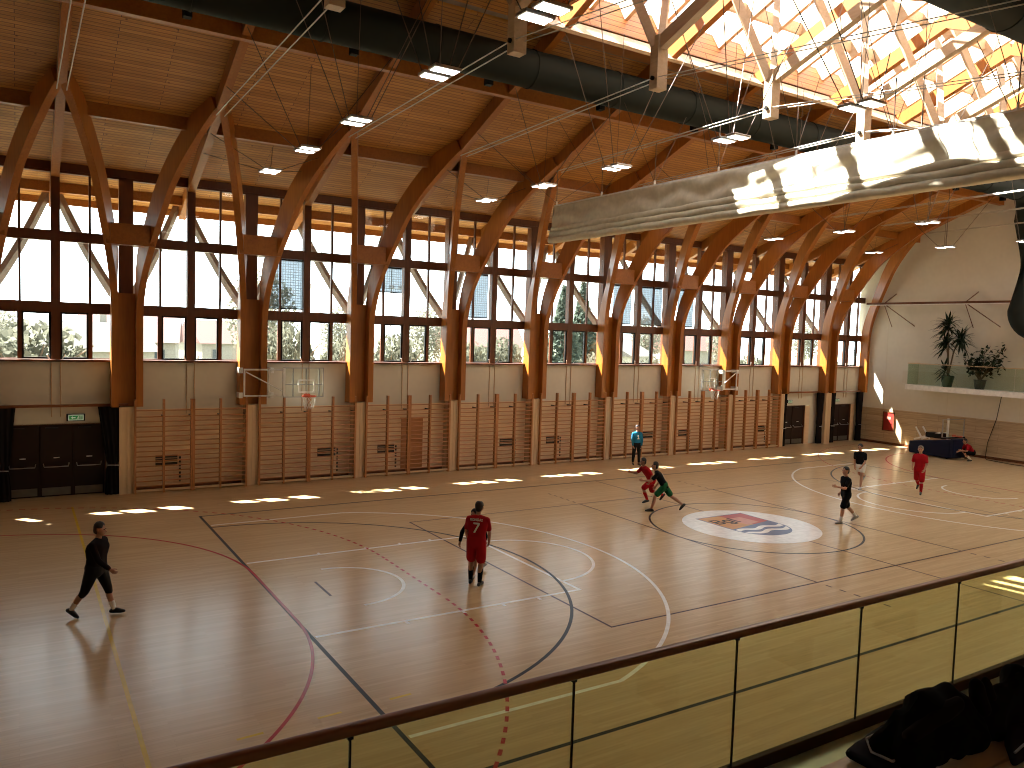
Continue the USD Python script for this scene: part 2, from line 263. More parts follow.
# walls
wf = S('wall_front', 'cream plaster window wall with wooden panelling below the windows', 'wall')
obj('plaster_band', box((X0, YW, 2.62), (X1, YW+.3, 4.12)), 'plaster', wf)
for k in range(-2, 11):
    a, b = max(X0, XC(k)), min(X1, XC(k+1))
    if b <= a: continue
    if k == -1:
        obj('plaster_band', MB().box((a, YW, 2.22), (b, YW+.3, 2.62)).box((a, YW, 0), (-.36, YW+.3, 2.22)).box((2.36, YW, 0), (b, YW+.3, 2.22)), 'plaster', wf)
    elif k in (8, 9):
        d0 = 33.95 if k == 8 else 37.85; d1 = d0+2.3 if k == 8 else d0+2.1
        obj('plaster_band', MB().box((a, YW, 2.08), (b, YW+.3, 2.62)).box((a, YW, 0), (d0, YW+.3, 2.08)).box((d1, YW, 0), (b, YW+.3, 2.08)), 'plaster', wf)
    else: obj('panelling', box((a, YW, 0), (b, YW+.3, 2.62)), 'panel_wood', wf)
    if -1 <= k <= 9:
        for dx in (-.12, .12): obj('conduit', MB().tube([(XM(k+1)+dx, YW-.015, 2.45), (XM(k+1)+dx, YW-.015, 4.1)], .018, 6), 'bench_wood', wf)
    if 0 <= k <= 7:
        vx = XC(k)+(1.2 if k % 2 == 0 else 2.72)
        v = MB().box((vx-.33, YW-.03, .78), (vx+.33, YW, 1.12))
        obj('air_vent', v, 'hole', wf)
        for j in range(2): obj('vent_slat', box((vx-.33, YW-.05, .88+.12*j), (vx+.33, YW-.02, .905+.12*j)), 'pilaster_wood', wf)
        for j in range(7): obj('vent_hole', box((vx+.38, YW-.012, .22+.125*j), (vx+.44, YW, .30+.125*j)), 'hole', wf)
        obj('plinth', box((XC(k)+.25, YW-.04, 0), (XC(k+1)-.25, YW, .12)), 'frame_wood', wf)
obj('fitted_door', MB().box((12.35, YW-.02, .1), (13.25, YW, 2.05)).box((12.3, YW-.03, 2.05), (13.3, YW, 2.1)), 'bar_wood', wf, label='darker flush door in the panelling')
for k in range(-1, 10):
    p = MB()
    for a, b in ((-.22, -.03), (.0, .11), (.135, .22)): p.box((XC(k)+a, 27.08, 0), (XC(k)+b, YW, 2.74))
    p.box((XC(k)-.2, 27.1, 0), (XC(k)+.2, YW, 2.74)); obj('pilaster', p, 'pilaster_wood', wf)
we = S('wall_right', 'tall white end wall with pale wooden panelling along its foot', 'wall')
g = sg.Polygon([(YB, 1.9), (YW+.3, 1.9), (YW+.3, 10), (YR, 15.45), (2*YR-YW, 10), (YB, 10)])
m = trimesh.creation.extrude_polygon(g, .3, engine='earcut'); v = m.vertices.copy(); m.vertices = np.c_[X1+v[:, 2], v[:, 0], v[:, 1]]; m.invert() if m.volume < 0 else None
obj('plaster', m, 'endwall_plaster', we)
obj('panelling', box((X1-.04, YB, 0), (X1+.3, YW+.1, 1.93)), 'endwall_boards', we)
obj('plinth', box((X1-.07, YB, 0), (X1-.04, YW, .13)), 'frame_wood', we)
for y in (26.0, 22.5, 19.0): obj('expansion_joint', box((X1-.006, y-.012, 1.93), (X1, y+.012, 7.2)), 'plaster', we)
wl = S('wall_left', 'white end wall behind the near goal', 'wall'); m2 = m.copy(); m2.apply_translation((X0-X1-.3, 0, 0)); obj('plaster', m2, 'endwall_plaster', wl); obj('panelling', box((X0-.3, YB, 0), (X0, YW, 1.93)), 'endwall_boards', wl)
obj('gable_fin', box((X0-.3, YW+.3, 0), (X0, 29.4, 9.2)), 'endwall_plaster', wl)
wb = S('wall_back', 'white wall behind the spectator stand', 'wall'); obj('plaster', box((X0-.3, YB-.3, 0), (X1+.3, YB, 10.2)), 'endwall_plaster', wb)

# roof
ce = S('ceiling', 'pine boarded roof slopes between dark timber purlins', 'ceiling')
def slope(y0, y1, off0, th, x0=X0-.3, x1=X1+.3):
    q = [(y0, zb(y0)+off0), (y1, zb(y1)+off0), (y1, zb(y1)+off0+th), (y0, zb(y0)+off0+th)]
    return MB().add([(x, y, z) for x in (x0, x1) for y, z in q], [[0, 1, 2, 3], [7, 6, 5, 4], [0, 4, 5, 1], [1, 5, 6, 2], [2, 6, 7, 3], [3, 7, 4, 0]])
obj('roof_boarding', slope(29.42, 18.5, .45, .06), 'roof_boards', ce); obj('roof_covering', slope(29.5, 18.3, .52, .12), 'roof_outside', ce)
obj('roof_boarding', slope(9.7, .5, .45, .06), 'roof_boards', ce); obj('roof_covering', slope(9.7, .4, .52, .12), 'roof_outside', ce)
obj('roof_boarding', box((X0-.3, YB-.3, 10.05), (X1+.3, .5, 10.2)), 'roof_boards', ce)
obj('roof_boarding', slope(18.3, YR, .45, .06, X0-.3, 11.5), 'roof_boards', ce); obj('roof_boarding', slope(YR-1e-6, 9.7, .45, .06, X0-.3, 11.5), 'roof_boards', ce); obj('roof_covering', slope(18.3, YR, .52, .12, X0-.3, 11.5), 'roof_outside', ce); obj('roof_covering', slope(YR-1e-6, 9.7, .52, .12, X0-.3, 11.5), 'roof_outside', ce)
for y, off, w, h in ((24.6, .14, .2, .31), (20.5, -.02, .22, .46), (3.4, .14, .2, .31), (7.5, -.02, .22, .46)):
    obj('purlin', box((X0, y-w/2, zb(y)+off), (X1, y+w/2, zb(y)+off+h+.06)), 'glulam_long', ce)
obj('wall_plate', box((X0, YW-.02, 9.83), (X1, YW+.3, 10.06)), 'frame_wood', ce)
obj('eaves_board', box((X0, 29.44, zb(29.5)+.26), (X1, 29.5, zb(29.5)+.64)), 'glulam_long', ce)
obj('eaves_beam', box((X0, 28.55, zb(28.6)+.16), (X1, 28.72, zb(28.6)+.46)), 'glulam_long', ce)

# skylight along the ridge
sk = thing('window_12', 'long glazed ridge skylight with timber bars and boarded kerbs', 'skylight', kind='structure')
SX0 = 11.6
GZ = lambda y: 15.10+.4*(18.62-(y if y >= YR else 2*YR-y))       # the glass
for sg_ in (1, -1):
    Y = lambda y: y if sg_ == 1 else 2*YR-y
    def prism(q): return MB().add([(x, Y(y), z) for x in (SX0, X1) for y, z in q], [[0, 1, 2, 3], [7, 6, 5, 4], [0, 4, 5, 1], [1, 5, 6, 2], [2, 6, 7, 3], [3, 7, 4, 0]])
    obj('kerb_ledge', prism([(17.55, 13.48), (18.03, 13.93), (18.08, 13.86), (17.63, 13.42)]), 'truss_wood', sk)
    obj('kerb_soffit', prism([(17.64, 13.47), (18.7, 13.62), (18.7, 13.68), (17.64, 13.53)]), 'glulam_long', sk)
    for j in range(4):
        a, b = j/4, (j+1)/4; s = .03
        q = [(18.0+.62*a+s, 13.98+1.09*a), (18.0+.62*b, 13.98+1.09*b-.014), (18.12+.62*b, 13.98+1.09*b-.014), (18.12+.62*a, 13.98+1.09*a)]
        obj('kerb_board', prism(q), 'curb_boards', sk)
    obj('kerb_upstand', prism([(18.2, 13.6), (18.75, 13.6), (18.85, 15.08), (18.66, 15.08)]), 'roof_outside', sk)
    for yy in (17.3, 15.6):
        obj('glazing_purlin', box((SX0, Y(yy)-.06, GZ(yy)-.40), (X1, Y(yy)+.06, GZ(yy)-.06)), 'truss_wood', sk)
    xs = np.arange(XM(3)-3.82/3, X1-.2, 3.82/3)
    for i, x in enumerate(xs):
        obj('glazing_bar', MB().bar((x, Y(18.66), GZ(18.66)-.33), (x, YR, GZ(YR)-.33), .14, .62), 'truss_wood', sk)
        w = min(3.82/3, X1-x)
        obj('glazing_bar', MB().bar((x+w/2, Y(18.66), GZ(18.66)-.03), (x+w/2, YR, GZ(YR)-.03), .03, .06), 'frame_wood', sk)
        for a in (.25, .75): obj('pane', MB().bar((x+w*a, Y(18.66), GZ(18.66)), (x+w*a, YR, GZ(YR)), w/2-.02, .012), 'skylight_glass', sk)
obj('kerb_end', box((SX0-.12, 9.4, 13.5), (SX0, 18.6, 15.1)), 'curb_boards', sk); g_ = trimesh.creation.extrude_polygon(sg.Polygon([(9.4, 15.0), (18.6, 15.0), (YR, GZ(YR)-.02)]), .1, engine='earcut'); v_ = g_.vertices; g_.vertices = np.c_[SX0-.11+v_[:, 2], v_[:, 0], v_[:, 1]]; obj('gable_end', g_, 'roof_outside', sk)
obj('ridge_beam', box((SX0, YR-.08, GZ(YR)-.34), (X1, YR+.08, GZ(YR)-.02)), 'truss_wood', sk)

# ------------------------------------------------------------------ windows, one to a bay
def make_window(loc):
    w = thing('window_1', None, None, loc, kind='structure'); z0 = 4.15
    W = 1.91
    def fr(nm, lo, hi, m='frame_wood'): obj(nm, box((lo[0], lo[1]-YW, lo[2]-z0), (hi[0], hi[1]-YW, hi[2]-z0)), m, w)
    fr('mullion', (-.12, 27.48, 4.15), (.12, 27.72, 9.85))
    for s in (-1, 1): fr('jamb', (s*W-.0, 27.5, 4.15), (s*(W-.20), 27.72, 9.85))
    fr('transom', (-W, 27.49, 5.62), (W, 27.73, 5.92)); fr('transom', (-W, 27.49, 7.74), (W, 27.73, 8.04)); fr('head', (-W, 27.5, 9.76), (W, 27.72, 9.86))
    fr('sill', (-W, 27.33, 4.13), (W, 27.74, 4.19))
    for s in (-1, 1):
        xs = sorted((s*.12, s*(W-.20))); xq = (xs[0]+xs[1])/2
        for z1, z2 in ((5.92, 7.74), (8.04, 9.76)):
            fr('glazing_bar', (xq-.03, 27.54, z1), (xq+.03, 27.64, z2))
            for a, b in ((xs[0], xq-.03), (xq+.03, xs[1])): fr('pane', (a, 27.59, z1), (b, 27.6, z2), 'glass')
        fr('glazing_bar', (xq-.04, 27.53, 4.2), (xq+.04, 27.65, 5.62))
        inn = s > 0
        for j, (a, b) in enumerate(((xs[0], xq-.04), (xq+.04, xs[1]))):
            opens = (j == 1) == (s < 0)
            f = .055 if opens else .03
            q = MB()
            for lo, hi in (((a, 4.2), (a+f, 5.62)), ((b-f, 4.2), (b, 5.62)), ((a, 4.2), (b, 4.2+f)), ((a, 5.62-f), (b, 5.62))): q.box((lo[0], 27.55-YW, lo[1]-z0), (hi[0], 27.63-YW, hi[1]-z0))
            sa = obj('sash', q, 'dark_metal' if opens else 'frame_wood', w)
            obj('pane', box((a+f, .09, .05+f), (b-f, .1, 1.47-f)), 'glass', sa)
        q = MB().bar((s*.17, 27.43-YW, .06), (s*.24, 27.36-YW, .2), .025, .02); obj('window_stay', q, 'white_paint', w)
    return w
win = make_window((XM(0), YW, 4.15))
BAY = ['over the triple brown doors', 'beyond the first column', 'beside the first basketball hoop', 'beyond the third column', 'beyond the fourth column', 'with two conifers outside', 'behind the end of the rolled divider curtain', 'beyond the seventh column', 'beside the far basketball hoop', 'over the first far door', 'over the last far door']
tag(win, 'tall timber framed window '+BAY[0], 'window', 'windows along the wall')
for k in range(-1, 11):
    if k == 0: continue
    nm = f'window_{k+1}' if k > 0 else 'window_13'
    copy(win, 'tall timber framed window '+(BAY[k] if k > 0 else 'at the near end of the row'), 'window', (XM(k), YW, 4.15), kind='structure', name=nm)

# ------------------------------------------------------------------ arched columns
from scipy.interpolate import PchipInterpolator
zs = [2.75, 4.5, 5.6, 6.2, 6.95, 7.7, 8.6, 9.4, 10.0, 10.62, 11.05, 11.32]; ss = [0, 0, .0, .02, .08, .175, .31, .44, .58, .76, .90, 1.0]
tt = np.r_[0, np.cumsum(np.hypot(np.diff(zs), 4.1*np.diff(ss)))]; pz, ps = PchipInterpolator(tt, zs), PchipInterpolator(tt, ss)
def arm(sd):
    A, B = np.array([sd*.345, 0.]), np.array([sd*1.86, -3.75]); T = np.linspace(0, tt[-1], 40); C, La, De, D = [], [], [], []
    for t in T:
        s, z = float(ps(t)), float(pz(t)); ds, dz = float(ps.derivative()(t))*4.1, float(pz.derivative()(t)); n = math.hypot(ds, dz)+1e-9; ds, dz = ds/n, dz/n
        e0 = (B-A)/np.linalg.norm(B-A); e = e0*min(1, s/.12)+np.array([0, -1.])*max(0, 1-s/.12); e /= np.linalg.norm(e)
        p = A+(B-A)*s; C.append(np.array([p[0], p[1], z-2.75])); La.append(np.array([-e[1], e[0], 0.])); De.append(np.array([-e[0]*dz, -e[1]*dz, ds])); D.append(.46+.2*min(1, s/.35))
    return MB().sweep(C, La, .20, De, D)
def make_column(loc):
    c = thing('arched_column', None, None, loc)
    for sd in (-1, 1): obj('arched_arm', arm(sd), 'glulam', c, 30)
    obj('core_board', box((-.25, .3, 0), (.25, .45, 3.52)), 'glulam', c)
    obj('tie_block', box((-.66, -.72, 4.93), (.66, -.36, 5.55)), 'glulam_long', c)
    for sd in (-1, 1):
        pts = [np.array([sd*(.08+1.72*u), .95+1.35*u, 3.0+3.55*u-.2*math.sin(u*math.pi)]) for u in np.linspace(0, 1, 8)]
        obj('outer_brace', MB().sweep(pts, (1, 0, 0), .16, [np.array([0, .0, 1.])]*8, [.3]*8), 'brace_grey', c, 30)
    obj('wall_post', box((-.17, .52, 1.4), (.17, .86, 7.1)), 'frame_wood', c)
    return c
CLAB = {-1: 'whose arm rises at the near edge over the brown doors', 0: 'standing between the triple doors and the first wall bars', 1: 'carrying the first basketball hoop', 2: 'just past the first basketball hoop', 3: 'fourth from the triple doors', 4: 'fifth from the triple doors', 5: 'behind the player in blue, sixth from the triple doors', 6: 'seventh from the triple doors', 7: 'carrying the far basketball hoop', 8: 'at the end of the wall bars', 9: 'standing between the two far doors', 10: 'half buried in the end wall corner'}
col = make_column((XC(0), 27.0, 2.75)); tag(col, 'forked glulam arch column '+CLAB[0], 'column', 'forked timber columns')
for k in (-1, 1, 2, 3, 4, 5, 6, 7, 8, 9): copy(col, 'forked glulam arch column '+CLAB[k], 'column', (XC(k), 27.0, 2.75))
c10 = thing('arched_column', 'forked glulam arch column '+CLAB[10], 'column', (40.78, 27.0, 2.75), group='forked timber columns'); obj('arched_arm', arm(-1), 'glulam', c10, 30)

# ------------------------------------------------------------------ roof trusses
def make_truss(loc):
    t = thing('roof_truss', None, None, loc); L = lambda x, y, z: (x, y-loc[1], z-loc[2])
    off = .225/math.cos(math.atan(.4))
    obj('rafter', MB().bar(L(0, 29.3, zb(29.3)+off), L(0, YR, zb(YR)+off), .22, .42), 'glulam', t)
    obj('rafter', MB().bar(L(0, .5, zb(.5)+off), L(0, YR, zb(YR)+off), .22, .42), 'glulam', t)
    obj('king_post', MB().box(L(-.15, YR-.13, 11.06), L(.15, YR+.13, 12.25)), 'truss_wood', t)
    obj('rod_anchor', MB().tube([L(-.2, YR, 11.3), L(.2, YR, 11.3)], .05, 8), 'dark_metal', t)
    obj('strut', MB().bar(L(0, YR, 12.05), L(0, 9.85, 13.62), .2, .30), 'truss_wood', t)
    for sd in (-1, 1): obj('strut', MB().bar(L(sd*.08, YR+.05, 12.05), L(sd*1.5, 15.25, 16.2), .16, .2), 'truss_wood', t)
    for y, zz in ((23.3, 11.16), (4.7, 10.3)):
        for dx in (-.11, .11): obj('tie_rod', MB().tube([L(dx, y, zz), L(dx, YR, 11.32)], .014 if y > YR else .010, 6), 'rod', t)
    return t
tr = make_truss((XM(0), YR, 11.06)); tag(tr, 'glulam roof truss over the triple brown doors', 'truss', 'roof trusses')
TL = ['', 'first roof truss past the near doors, crossing above the pendant lights', 'second roof truss past the near doors', 'third roof truss past the near doors', 'roof truss directly above the rolled divider curtain', 'first roof truss beyond the divider curtain', 'second roof truss beyond the divider curtain', 'third roof truss beyond the divider curtain', 'fourth roof truss beyond the divider curtain', 'fifth roof truss beyond the divider curtain', 'last roof truss, against the end wall']
for k in range(-1, 11):
    if k: copy(tr, 'glulam '+(TL[k] if k > 0 else 'roof truss at the near end of the hall'), 'truss', (XM(k), YR, 11.06))

# ------------------------------------------------------------------ ducts
def tubez(pts, r, n=20): return MB().tube(pts, r, n)
du = thing('air_duct', 'fat dark green air duct running along under the roof and down the end wall', 'air duct', (X0+.2, 18.6, 12.62))
R_ = .5; xe = 39.9-X0-.2
obj('duct_pipe', tubez([(0, 0, 0), (xe-1.2, 0, 0)], R_, 24), 'duct', du, 40)
bend = [(xe-1.2+1.2*math.sin(a), .25*a, -1.2+1.2*math.cos(a)) for a in np.linspace(0, HP, 8)]
obj('duct_bend', tubez(bend+[(xe, .4, -5.4)]+[(xe, .4-.9*(1-math.cos(a)), -5.4-.9*math.sin(a)) for a in np.linspace(.15, 1.5, 8)]+[(xe, -1.2, -6.3)], R_+.004, 24), 'duct', du, 40)
for i in range(15): obj('duct_flange', tubez([(.9+2.9*i, 0, 0), (.95+2.9*i, 0, 0)], R_+.02, 24), 'duct', du, 40)
for i in range(11): obj('air_nozzle', MB().box((2.8+3.82*i, .26, -.55), (2.98+3.82*i, .46, -.36)), 'black', du)
d2 = thing('air_duct', 'second dark air duct, on the stand side of the skylight', 'air duct', (X0+.2, 9.15, 12.62)); obj('duct_pipe', tubez([(0, 0, 0), (43.5, 0, 0)], R_, 24), 'duct', d2, 40)
for i in range(15): obj('duct_flange', tubez([(.9+2.9*i, 0, 0), (.95+2.9*i, 0, 0)], R_+.02, 24), 'duct', d2, 40)

# ------------------------------------------------------------------ wall bars
def make_bars(loc):
    b = thing('wall_bars', None, None, loc)
    for x in (0.03, .86, 1.69): obj('upright', box((x-.03, -.09, 0), (x+.03, .05, 2.98)), 'bar_wood', b)
    for j in range(16):
        z = .22+.158*j+(.04 if j > 14 else 0); y = -.03 if j < 14 else -.07
        obj('rung', MB().tube([(0, y, z), (1.72, y, z)], .02, 6), 'bar_wood', b, 40)
    obj('foot_rail', box((0, -.06, .05), (1.72, .02, .11)), 'pilaster_wood', b)
    for x in (.03, .86, 1.69): obj('wall_bracket', box((x-.02, .05, 2.4), (x+.02, .4, 2.45)), 'dark_metal', b)
    return b
BP = []
for k in range(8):
    for u in range(2): BP.append((XC(k)+.19+1.73*u, 27.06, 0))
bars = None
for i, p in enumerate(BP):
    lab = f'wooden wall bars, {["nearer","farther"][i%2]} unit in the {ORD[i//2]} bay counted from the exit sign'
    if bars is None: bars = make_bars(p); tag(bars, lab, 'wall bars', 'wall bars under the windows')
    else: copy(bars, lab, 'wall bars', p)

# ------------------------------------------------------------------ doors, drapes, exit sign
def door(name, x0, n, w, h, label):
    d = thing(name, label, 'door', (x0, YW+.02, 0), kind='structure')
    obj('door_frame', MB().box((-.04, -.02, 0), (0, .16, h)).box((n*w, -.02, 0), (n*w+.04, .16, h)).box((-.04, -.02, h), (n*w+.04, .16, h+.04)), 'frame_wood', d)
    obj('backing', box((-.1, .16, -.2), (n*w+.1, .3, h+.1)), 'door_brown', d)
    for i in range(n):
        lf = obj('door_leaf', rbox((i*w+.01, .04, .01), (i*w+w-.01, .1, h-.01), .006, 4), 'door_brown', d)
        obj('kick_plate', box((i*w+.06, .03, .05), (i*w+w-.06, .045, .28)), 'kick_plate', lf)
        bar_ = MB().tube([(i*w+.1, .03, 1.02), (i*w+.12, -.06, .93), (i*w+w-.12, -.06, .93), (i*w+w-.1, .03, 1.02)], .016, 6)
        obj('push_bar', bar_, 'steel', lf, 40)
        obj('door_sign', box((i*w+w*.42, .032, 1.18), (i*w+w*.6, .04, 1.21)), 'white_paint', lf); obj('door_closer', box((i*w+.15, .0, h-.12), (i*w+.5, .04, h-.08)), 'dark_metal', lf)
    return d
door('door_1', -.32, 3, .88, 2.2, 'triple dark brown emergency doors with steel push bars')
door('door_2', 34.0, 2, .92, 2.05, 'first dark double door beyond the wall bars'); door('door_3', 37.95, 2, .92, 2.05, 'last dark double door in the far corner')
for i, (x0, x1) in enumerate(((35.9, 36.25), (39.82, 40.15))): obj('side_panel', box((x0, YW-.02, 0), (x1, YW+.02, 2.05)), 'panel_wood', wf)
def drape(x, wtop, wbot, label, h=2.76, tie=.95, off=0.):
    d = thing('drape', label, 'curtain', (x, 27.22, 0), group='dark drapes beside the doors')
    rows, n = [], 44
    for z in np.linspace(0.02, h, 26):
        w = wbot+(wtop-wbot)*max(0, (z-tie)/(h-tie)) if z > tie else wbot*(1+.25*math.sin(min(1, (tie-z)/tie)*math.pi*.6))
        if abs(z-tie) < .12: w *= .88
        a = np.arange(n)*2*math.pi/n; t = a/(2*math.pi)
        xx_ = np.cos(a)*w/2+off*max(0, (z-tie)); yy = np.sin(a)*(.09+.02*np.cos(0*a))+.03*np.sin(a*11+z*1.5)
        rows.append(np.c_[xx_, yy, np.full(n, z)])
    V = np.vstack(rows); F = [[i*n+j, i*n+(j+1) % n, (i+1)*n+(j+1) % n, (i+1)*n+j] for i in range(len(rows)-1) for j in range(n)]
    obj('fabric', MB().add(V, F), 'drape', d, 60)
    obj('tie_band', MB().tube([(-wbot*.47, -.13, tie), (wbot*.47, -.13, tie-.02)], .02, 6), 'steel', d)
drape(-.42, .75, .42, 'dark drape gathered on the near side of the triple doors')
drape(2.52, .62, .36, 'dark drape gathered between the triple doors and the wall bars', off=-.06)
drape(33.75, .5, .34, 'dark drape at the near side of the first far door'); drape(36.75, .5, .30, 'dark drape at the far side of the first far door')
drape(37.75, .5, .32, 'dark drape at the near side of the last far door'); drape(40.2, .5, .32, 'dark drape in the corner past the last far door')
for nm, a, b in (('over the triple doors', -.9, 2.95), ('over the two far doors', 33.6, 40.5)):
    r = thing('drape_rail', 'brown drape rail '+nm, 'curtain rail', (a, 27.3, 2.79)); obj('rail', box((0, -.06, -.03), (b-a, .06, .05)), 'rail_wood', r)
    for j in range(4): obj('bracket', box((.3+j*(b-a-.6)/3, .06, -.02), (.34+j*(b-a-.6)/3, .2, .03)), 'dark_metal', r)
def exit_sign(x, z, label, s=1.):
    e = thing('exit_sign', label, 'sign', (x, YW-.05, z), scale=(s, 1, s))
    obj('housing', rbox((-.25, -.02, -.11), (.25, .05, .11), .01, 6), 'dark_metal', e); obj('face', box((-.21, -.03, -.085), (.21, -.02, .085)), 'sign_white', e)
    obj('green_field', box((-.18, -.034, -.06), (.18, -.03, .06)), 'sign_green', e)
    P = sg.Polygon([(-.14, 0), (-.08, .045), (-.08, .018), (-.01, .018), (-.01, -.018), (-.08, -.018), (-.08, -.045)])
    def face(P): m_ = trimesh.creation.extrude_polygon(P, .004, engine='earcut'); v_ = m_.vertices; m_.vertices = np.c_[v_[:, 0], -.038+v_[:, 2], v_[:, 1]]; return m_
    obj('arrow', face(P), 'sign_white', e)
    man = so.unary_union([sg.Point(.075, .035).buffer(.013), sg.LineString([(.07, .02), (.06, -.012), (.085, -.03), (.08, -.05)]).buffer(.009), sg.LineString([(.06, -.012), (.04, -.03), (.025, -.045)]).buffer(.008), sg.LineString([(.07, .015), (.045, .012), (.04, -.005)]).buffer(.006), sg.LineString([(.07, .015), (.09, .005), (.10, .015)]).buffer(.006)])
    obj('running_figure', face(man), 'sign_white', e)
    obj('doorway', face(sg.box(.115, -.05, .165, .05).difference(sg.box(.125, -.05, .155, .04))), 'sign_white', e)
exit_sign(1.52, 2.42, 'green emergency exit sign over the triple brown doors'); exit_sign(34.55, 2.3, 'exit sign over the first far double door', .8); exit_sign(38.5, 2.3, 'exit sign over the last far double door', .8)

# ------------------------------------------------------------------ basketball hoops on the window wall
def hoop(loc, flip, label):
    h = thing('basketball_hoop', label, 'basketball hoop', loc); f = -1 if flip else 1
    X = lambda x: f*x
    # loc: on the column face; board stands off to one side
    g = MB()
    for z in (3.05, 3.93):
        g.tube([(X(-.32), -.06, z), (X(.55), -.10, z), (X(.95), -.28, z)], .03, 6)
    for x in (-.3, .5): g.tube([(X(x), -.08, 3.05), (X(x), -.08, 3.93)], .03, 6)
    g.tube([(X(-.25), -.09, 3.85), (X(.95), -.25, 3.2)], .022, 6); obj('support_frame', g, 'white_paint', h, 40)
    for x in (-.4, .62):
        for z in (3.07, 3.9): obj('wall_bracket', box((X(x)-.06, -.06, z-.09), (X(x)+.06, .35, z+.09)), 'white_paint', h)
    x0, x1 = sorted((X(.92), X(2.32)))
    obj('backboard', box((x0, -.34, 3.0), (x1, -.32, 4.02)), 'hoop_glass', h)
    fr = MB()
    for a, b in (((x0, 3.0), (x1, 3.03)), ((x0, 3.99), (x1, 4.02)), ((x0, 3.0), (x0+.03, 4.02)), ((x1-.03, 3.0), (x1, 4.02))): fr.box((a[0], -.35, a[1]), (b[0], -.31, b[1]))
    obj('board_frame', fr, 'steel', h)
    st = MB(); cx = (x0+x1)/2+X(.1)
    for x in (-.45, 0., .45): st.box((cx+x-.02, -.31, 3.0), (cx+x+.02, -.27, 4.0))
    st.box((x0, -.31, 3.42), (x1, -.27, 3.46)); obj('back_strut', st, 'steel', h)
    sq = MB()
    for a, b in (((-.29, 3.16), (.29, 3.2)), ((-.29, 3.57), (.29, 3.61)), ((-.29, 3.16), (-.25, 3.61)), ((.25, 3.16), (.29, 3.61))): sq.box((cx+a[0], -.352, a[1]), (cx+b[0], -.343, b[1]))
    obj('target_square', sq, 'line_white', h)
    r = [(cx+.23*math.cos(a), -.62+.23*math.sin(a), 3.06) for a in np.linspace(0, 2*math.pi, 25)]
    obj('rim', MB().tube(r, .018, 6), 'rim_orange', h, 40); obj('rim_plate', MB().box((cx-.1, -.42, 3.0), (cx+.1, -.35, 3.12)), 'rim_orange', h)
    nt = MB()
    for j in range(12):
        for d in (-1, 1):
            pts = [(cx+(.23-.09*u)*math.cos(2*math.pi*j/12+d*u*1.1), -.62+(.23-.09*u)*math.sin(2*math.pi*j/12+d*u*1.1), 3.05-.42*u) for u in np.linspace(0, 1, 5)]
            nt.tube(pts, .005, 4)
    obj('net', nt, 'net_white', h)
    b2 = MB().box((X(.93)-.04, -.42, 3.05), (X(.93)+.04, -.34, 4.0)); obj('edge_bracket', b2, 'white_paint', h)
hoop((XC(1)-.02, 27.0, 0), False, 'glass basketball backboard folded along the wall at the second column')
hoop((XC(7)-.1, 27.0, 0), True, 'glass basketball backboard folded along the wall near the far doors')

# ------------------------------------------------------------------ pendant lights
LZ = 10.12
def make_lamp(loc, y):
    l = thing('pendant_light', None, None, loc)
    fr = MB()
    for yy in (-.25, .25): fr.bar((-.26, yy*.7, .05), (.26, yy*.7, .05), .04, .04)
    fr.box((-.05, -.3, .04), (.05, .3, .08)); obj('light_frame', fr, 'dark_metal', l)
    for yy in (-.22, .22):
        h = obj('lamp_housing', rbox((-.27, yy-.15, .0), (.27, yy+.15, .06), .012, 6), 'steel', l)
        obj('light_panel', box((-.23, yy-.115, -.012), (.23, yy+.115, .0)), 'lamp_light', h)
    for sx in (-1, 1):
        for sy in (-1, 1):
            ye = y+{24.85: (-.5, .5), 17.6: (-1.3, .1), 10.0: (.35, 1.5)}.get(y, (-1.1, 1.1))[(sy+1)//2]; obj('cable', MB().tube([(sx*.26, sy*.2, .05), (sx*1.86, ye-y, zb(ye)+.02-LZ)], .011, 5), 'wire', l)
    obj('supply_wire', MB().tube([(0, 0, .06), (.05, -.05, zb(y)-LZ+.2)], .008, 4), 'wire', l)
    return l
protos = {}
YL = [24.85, 21.2, 17.6, 13.4, 10.0]
ROWN = ['at the near end', 'past the near duct end', 'nearest the camera']
LROWS = {1: 'first row from the near doors', 3: 'last row before the divider curtain', 5: 'row just beyond the divider curtain', 7: 'second row beyond the divider curtain', 9: 'last row before the end wall'}
for k in (1, 3, 5, 7, 9):
    for i, y in enumerate(YL):
        lab = f'pendant light, {ORD[i]} from the windows, in the {LROWS[k]}'
        if i not in protos: protos[i] = make_lamp((XC(k)-.1, y, LZ), y); tag(protos[i], lab, 'pendant light', 'pendant lights hung on cables')
        else: copy(protos[i], lab, 'pendant light', (XC(k)-.1, y, LZ))

# ------------------------------------------------------------------ the rolled divider curtain
dc = thing('divider_curtain', 'long cream divider curtain rolled up high across the court', 'curtain', (XM(4), 14, 8.66))
yc0, yc1 = 23.45, 4.0
ys = np.linspace(yc0, yc1, 420)
def roll_profile(y):
    n1 = meshkit.fbm(np.array([[y*.9, 0, 3.1]]), 3)[0]-.5; sw = abs(((y/1.9) % 1)-.5)*2
    P = []
    for z in np.linspace(1.29, .56, 15):                    # swagged upper cloth
        u = (1.29-z)/.73
        P.append((-.05-.05*u-.06*math.sin(u*math.pi)*(math.sin(5.5*(u+.55*sw)+y*.4)+n1*1.5)-.006*math.sin(y*7+u*6), z))
    for j in range(3):                                      # three rolls
        zc, r = .48-.19*j, .11+.012*math.sin(y*2.1+j)
        for a in np.linspace(1.2, -1.2, 8): P.append((-.07-.05*j-r*math.cos(a)*.85, zc+r*math.sin(a)*.9+.012*math.sin(y*4.3+j*2)))
    P.append((0., 0.0)); P.append((.12, .1)); P.append((.14, .7)); P.append((.05, 1.31)); P.append((0, 1.32))
    return np.array(P)
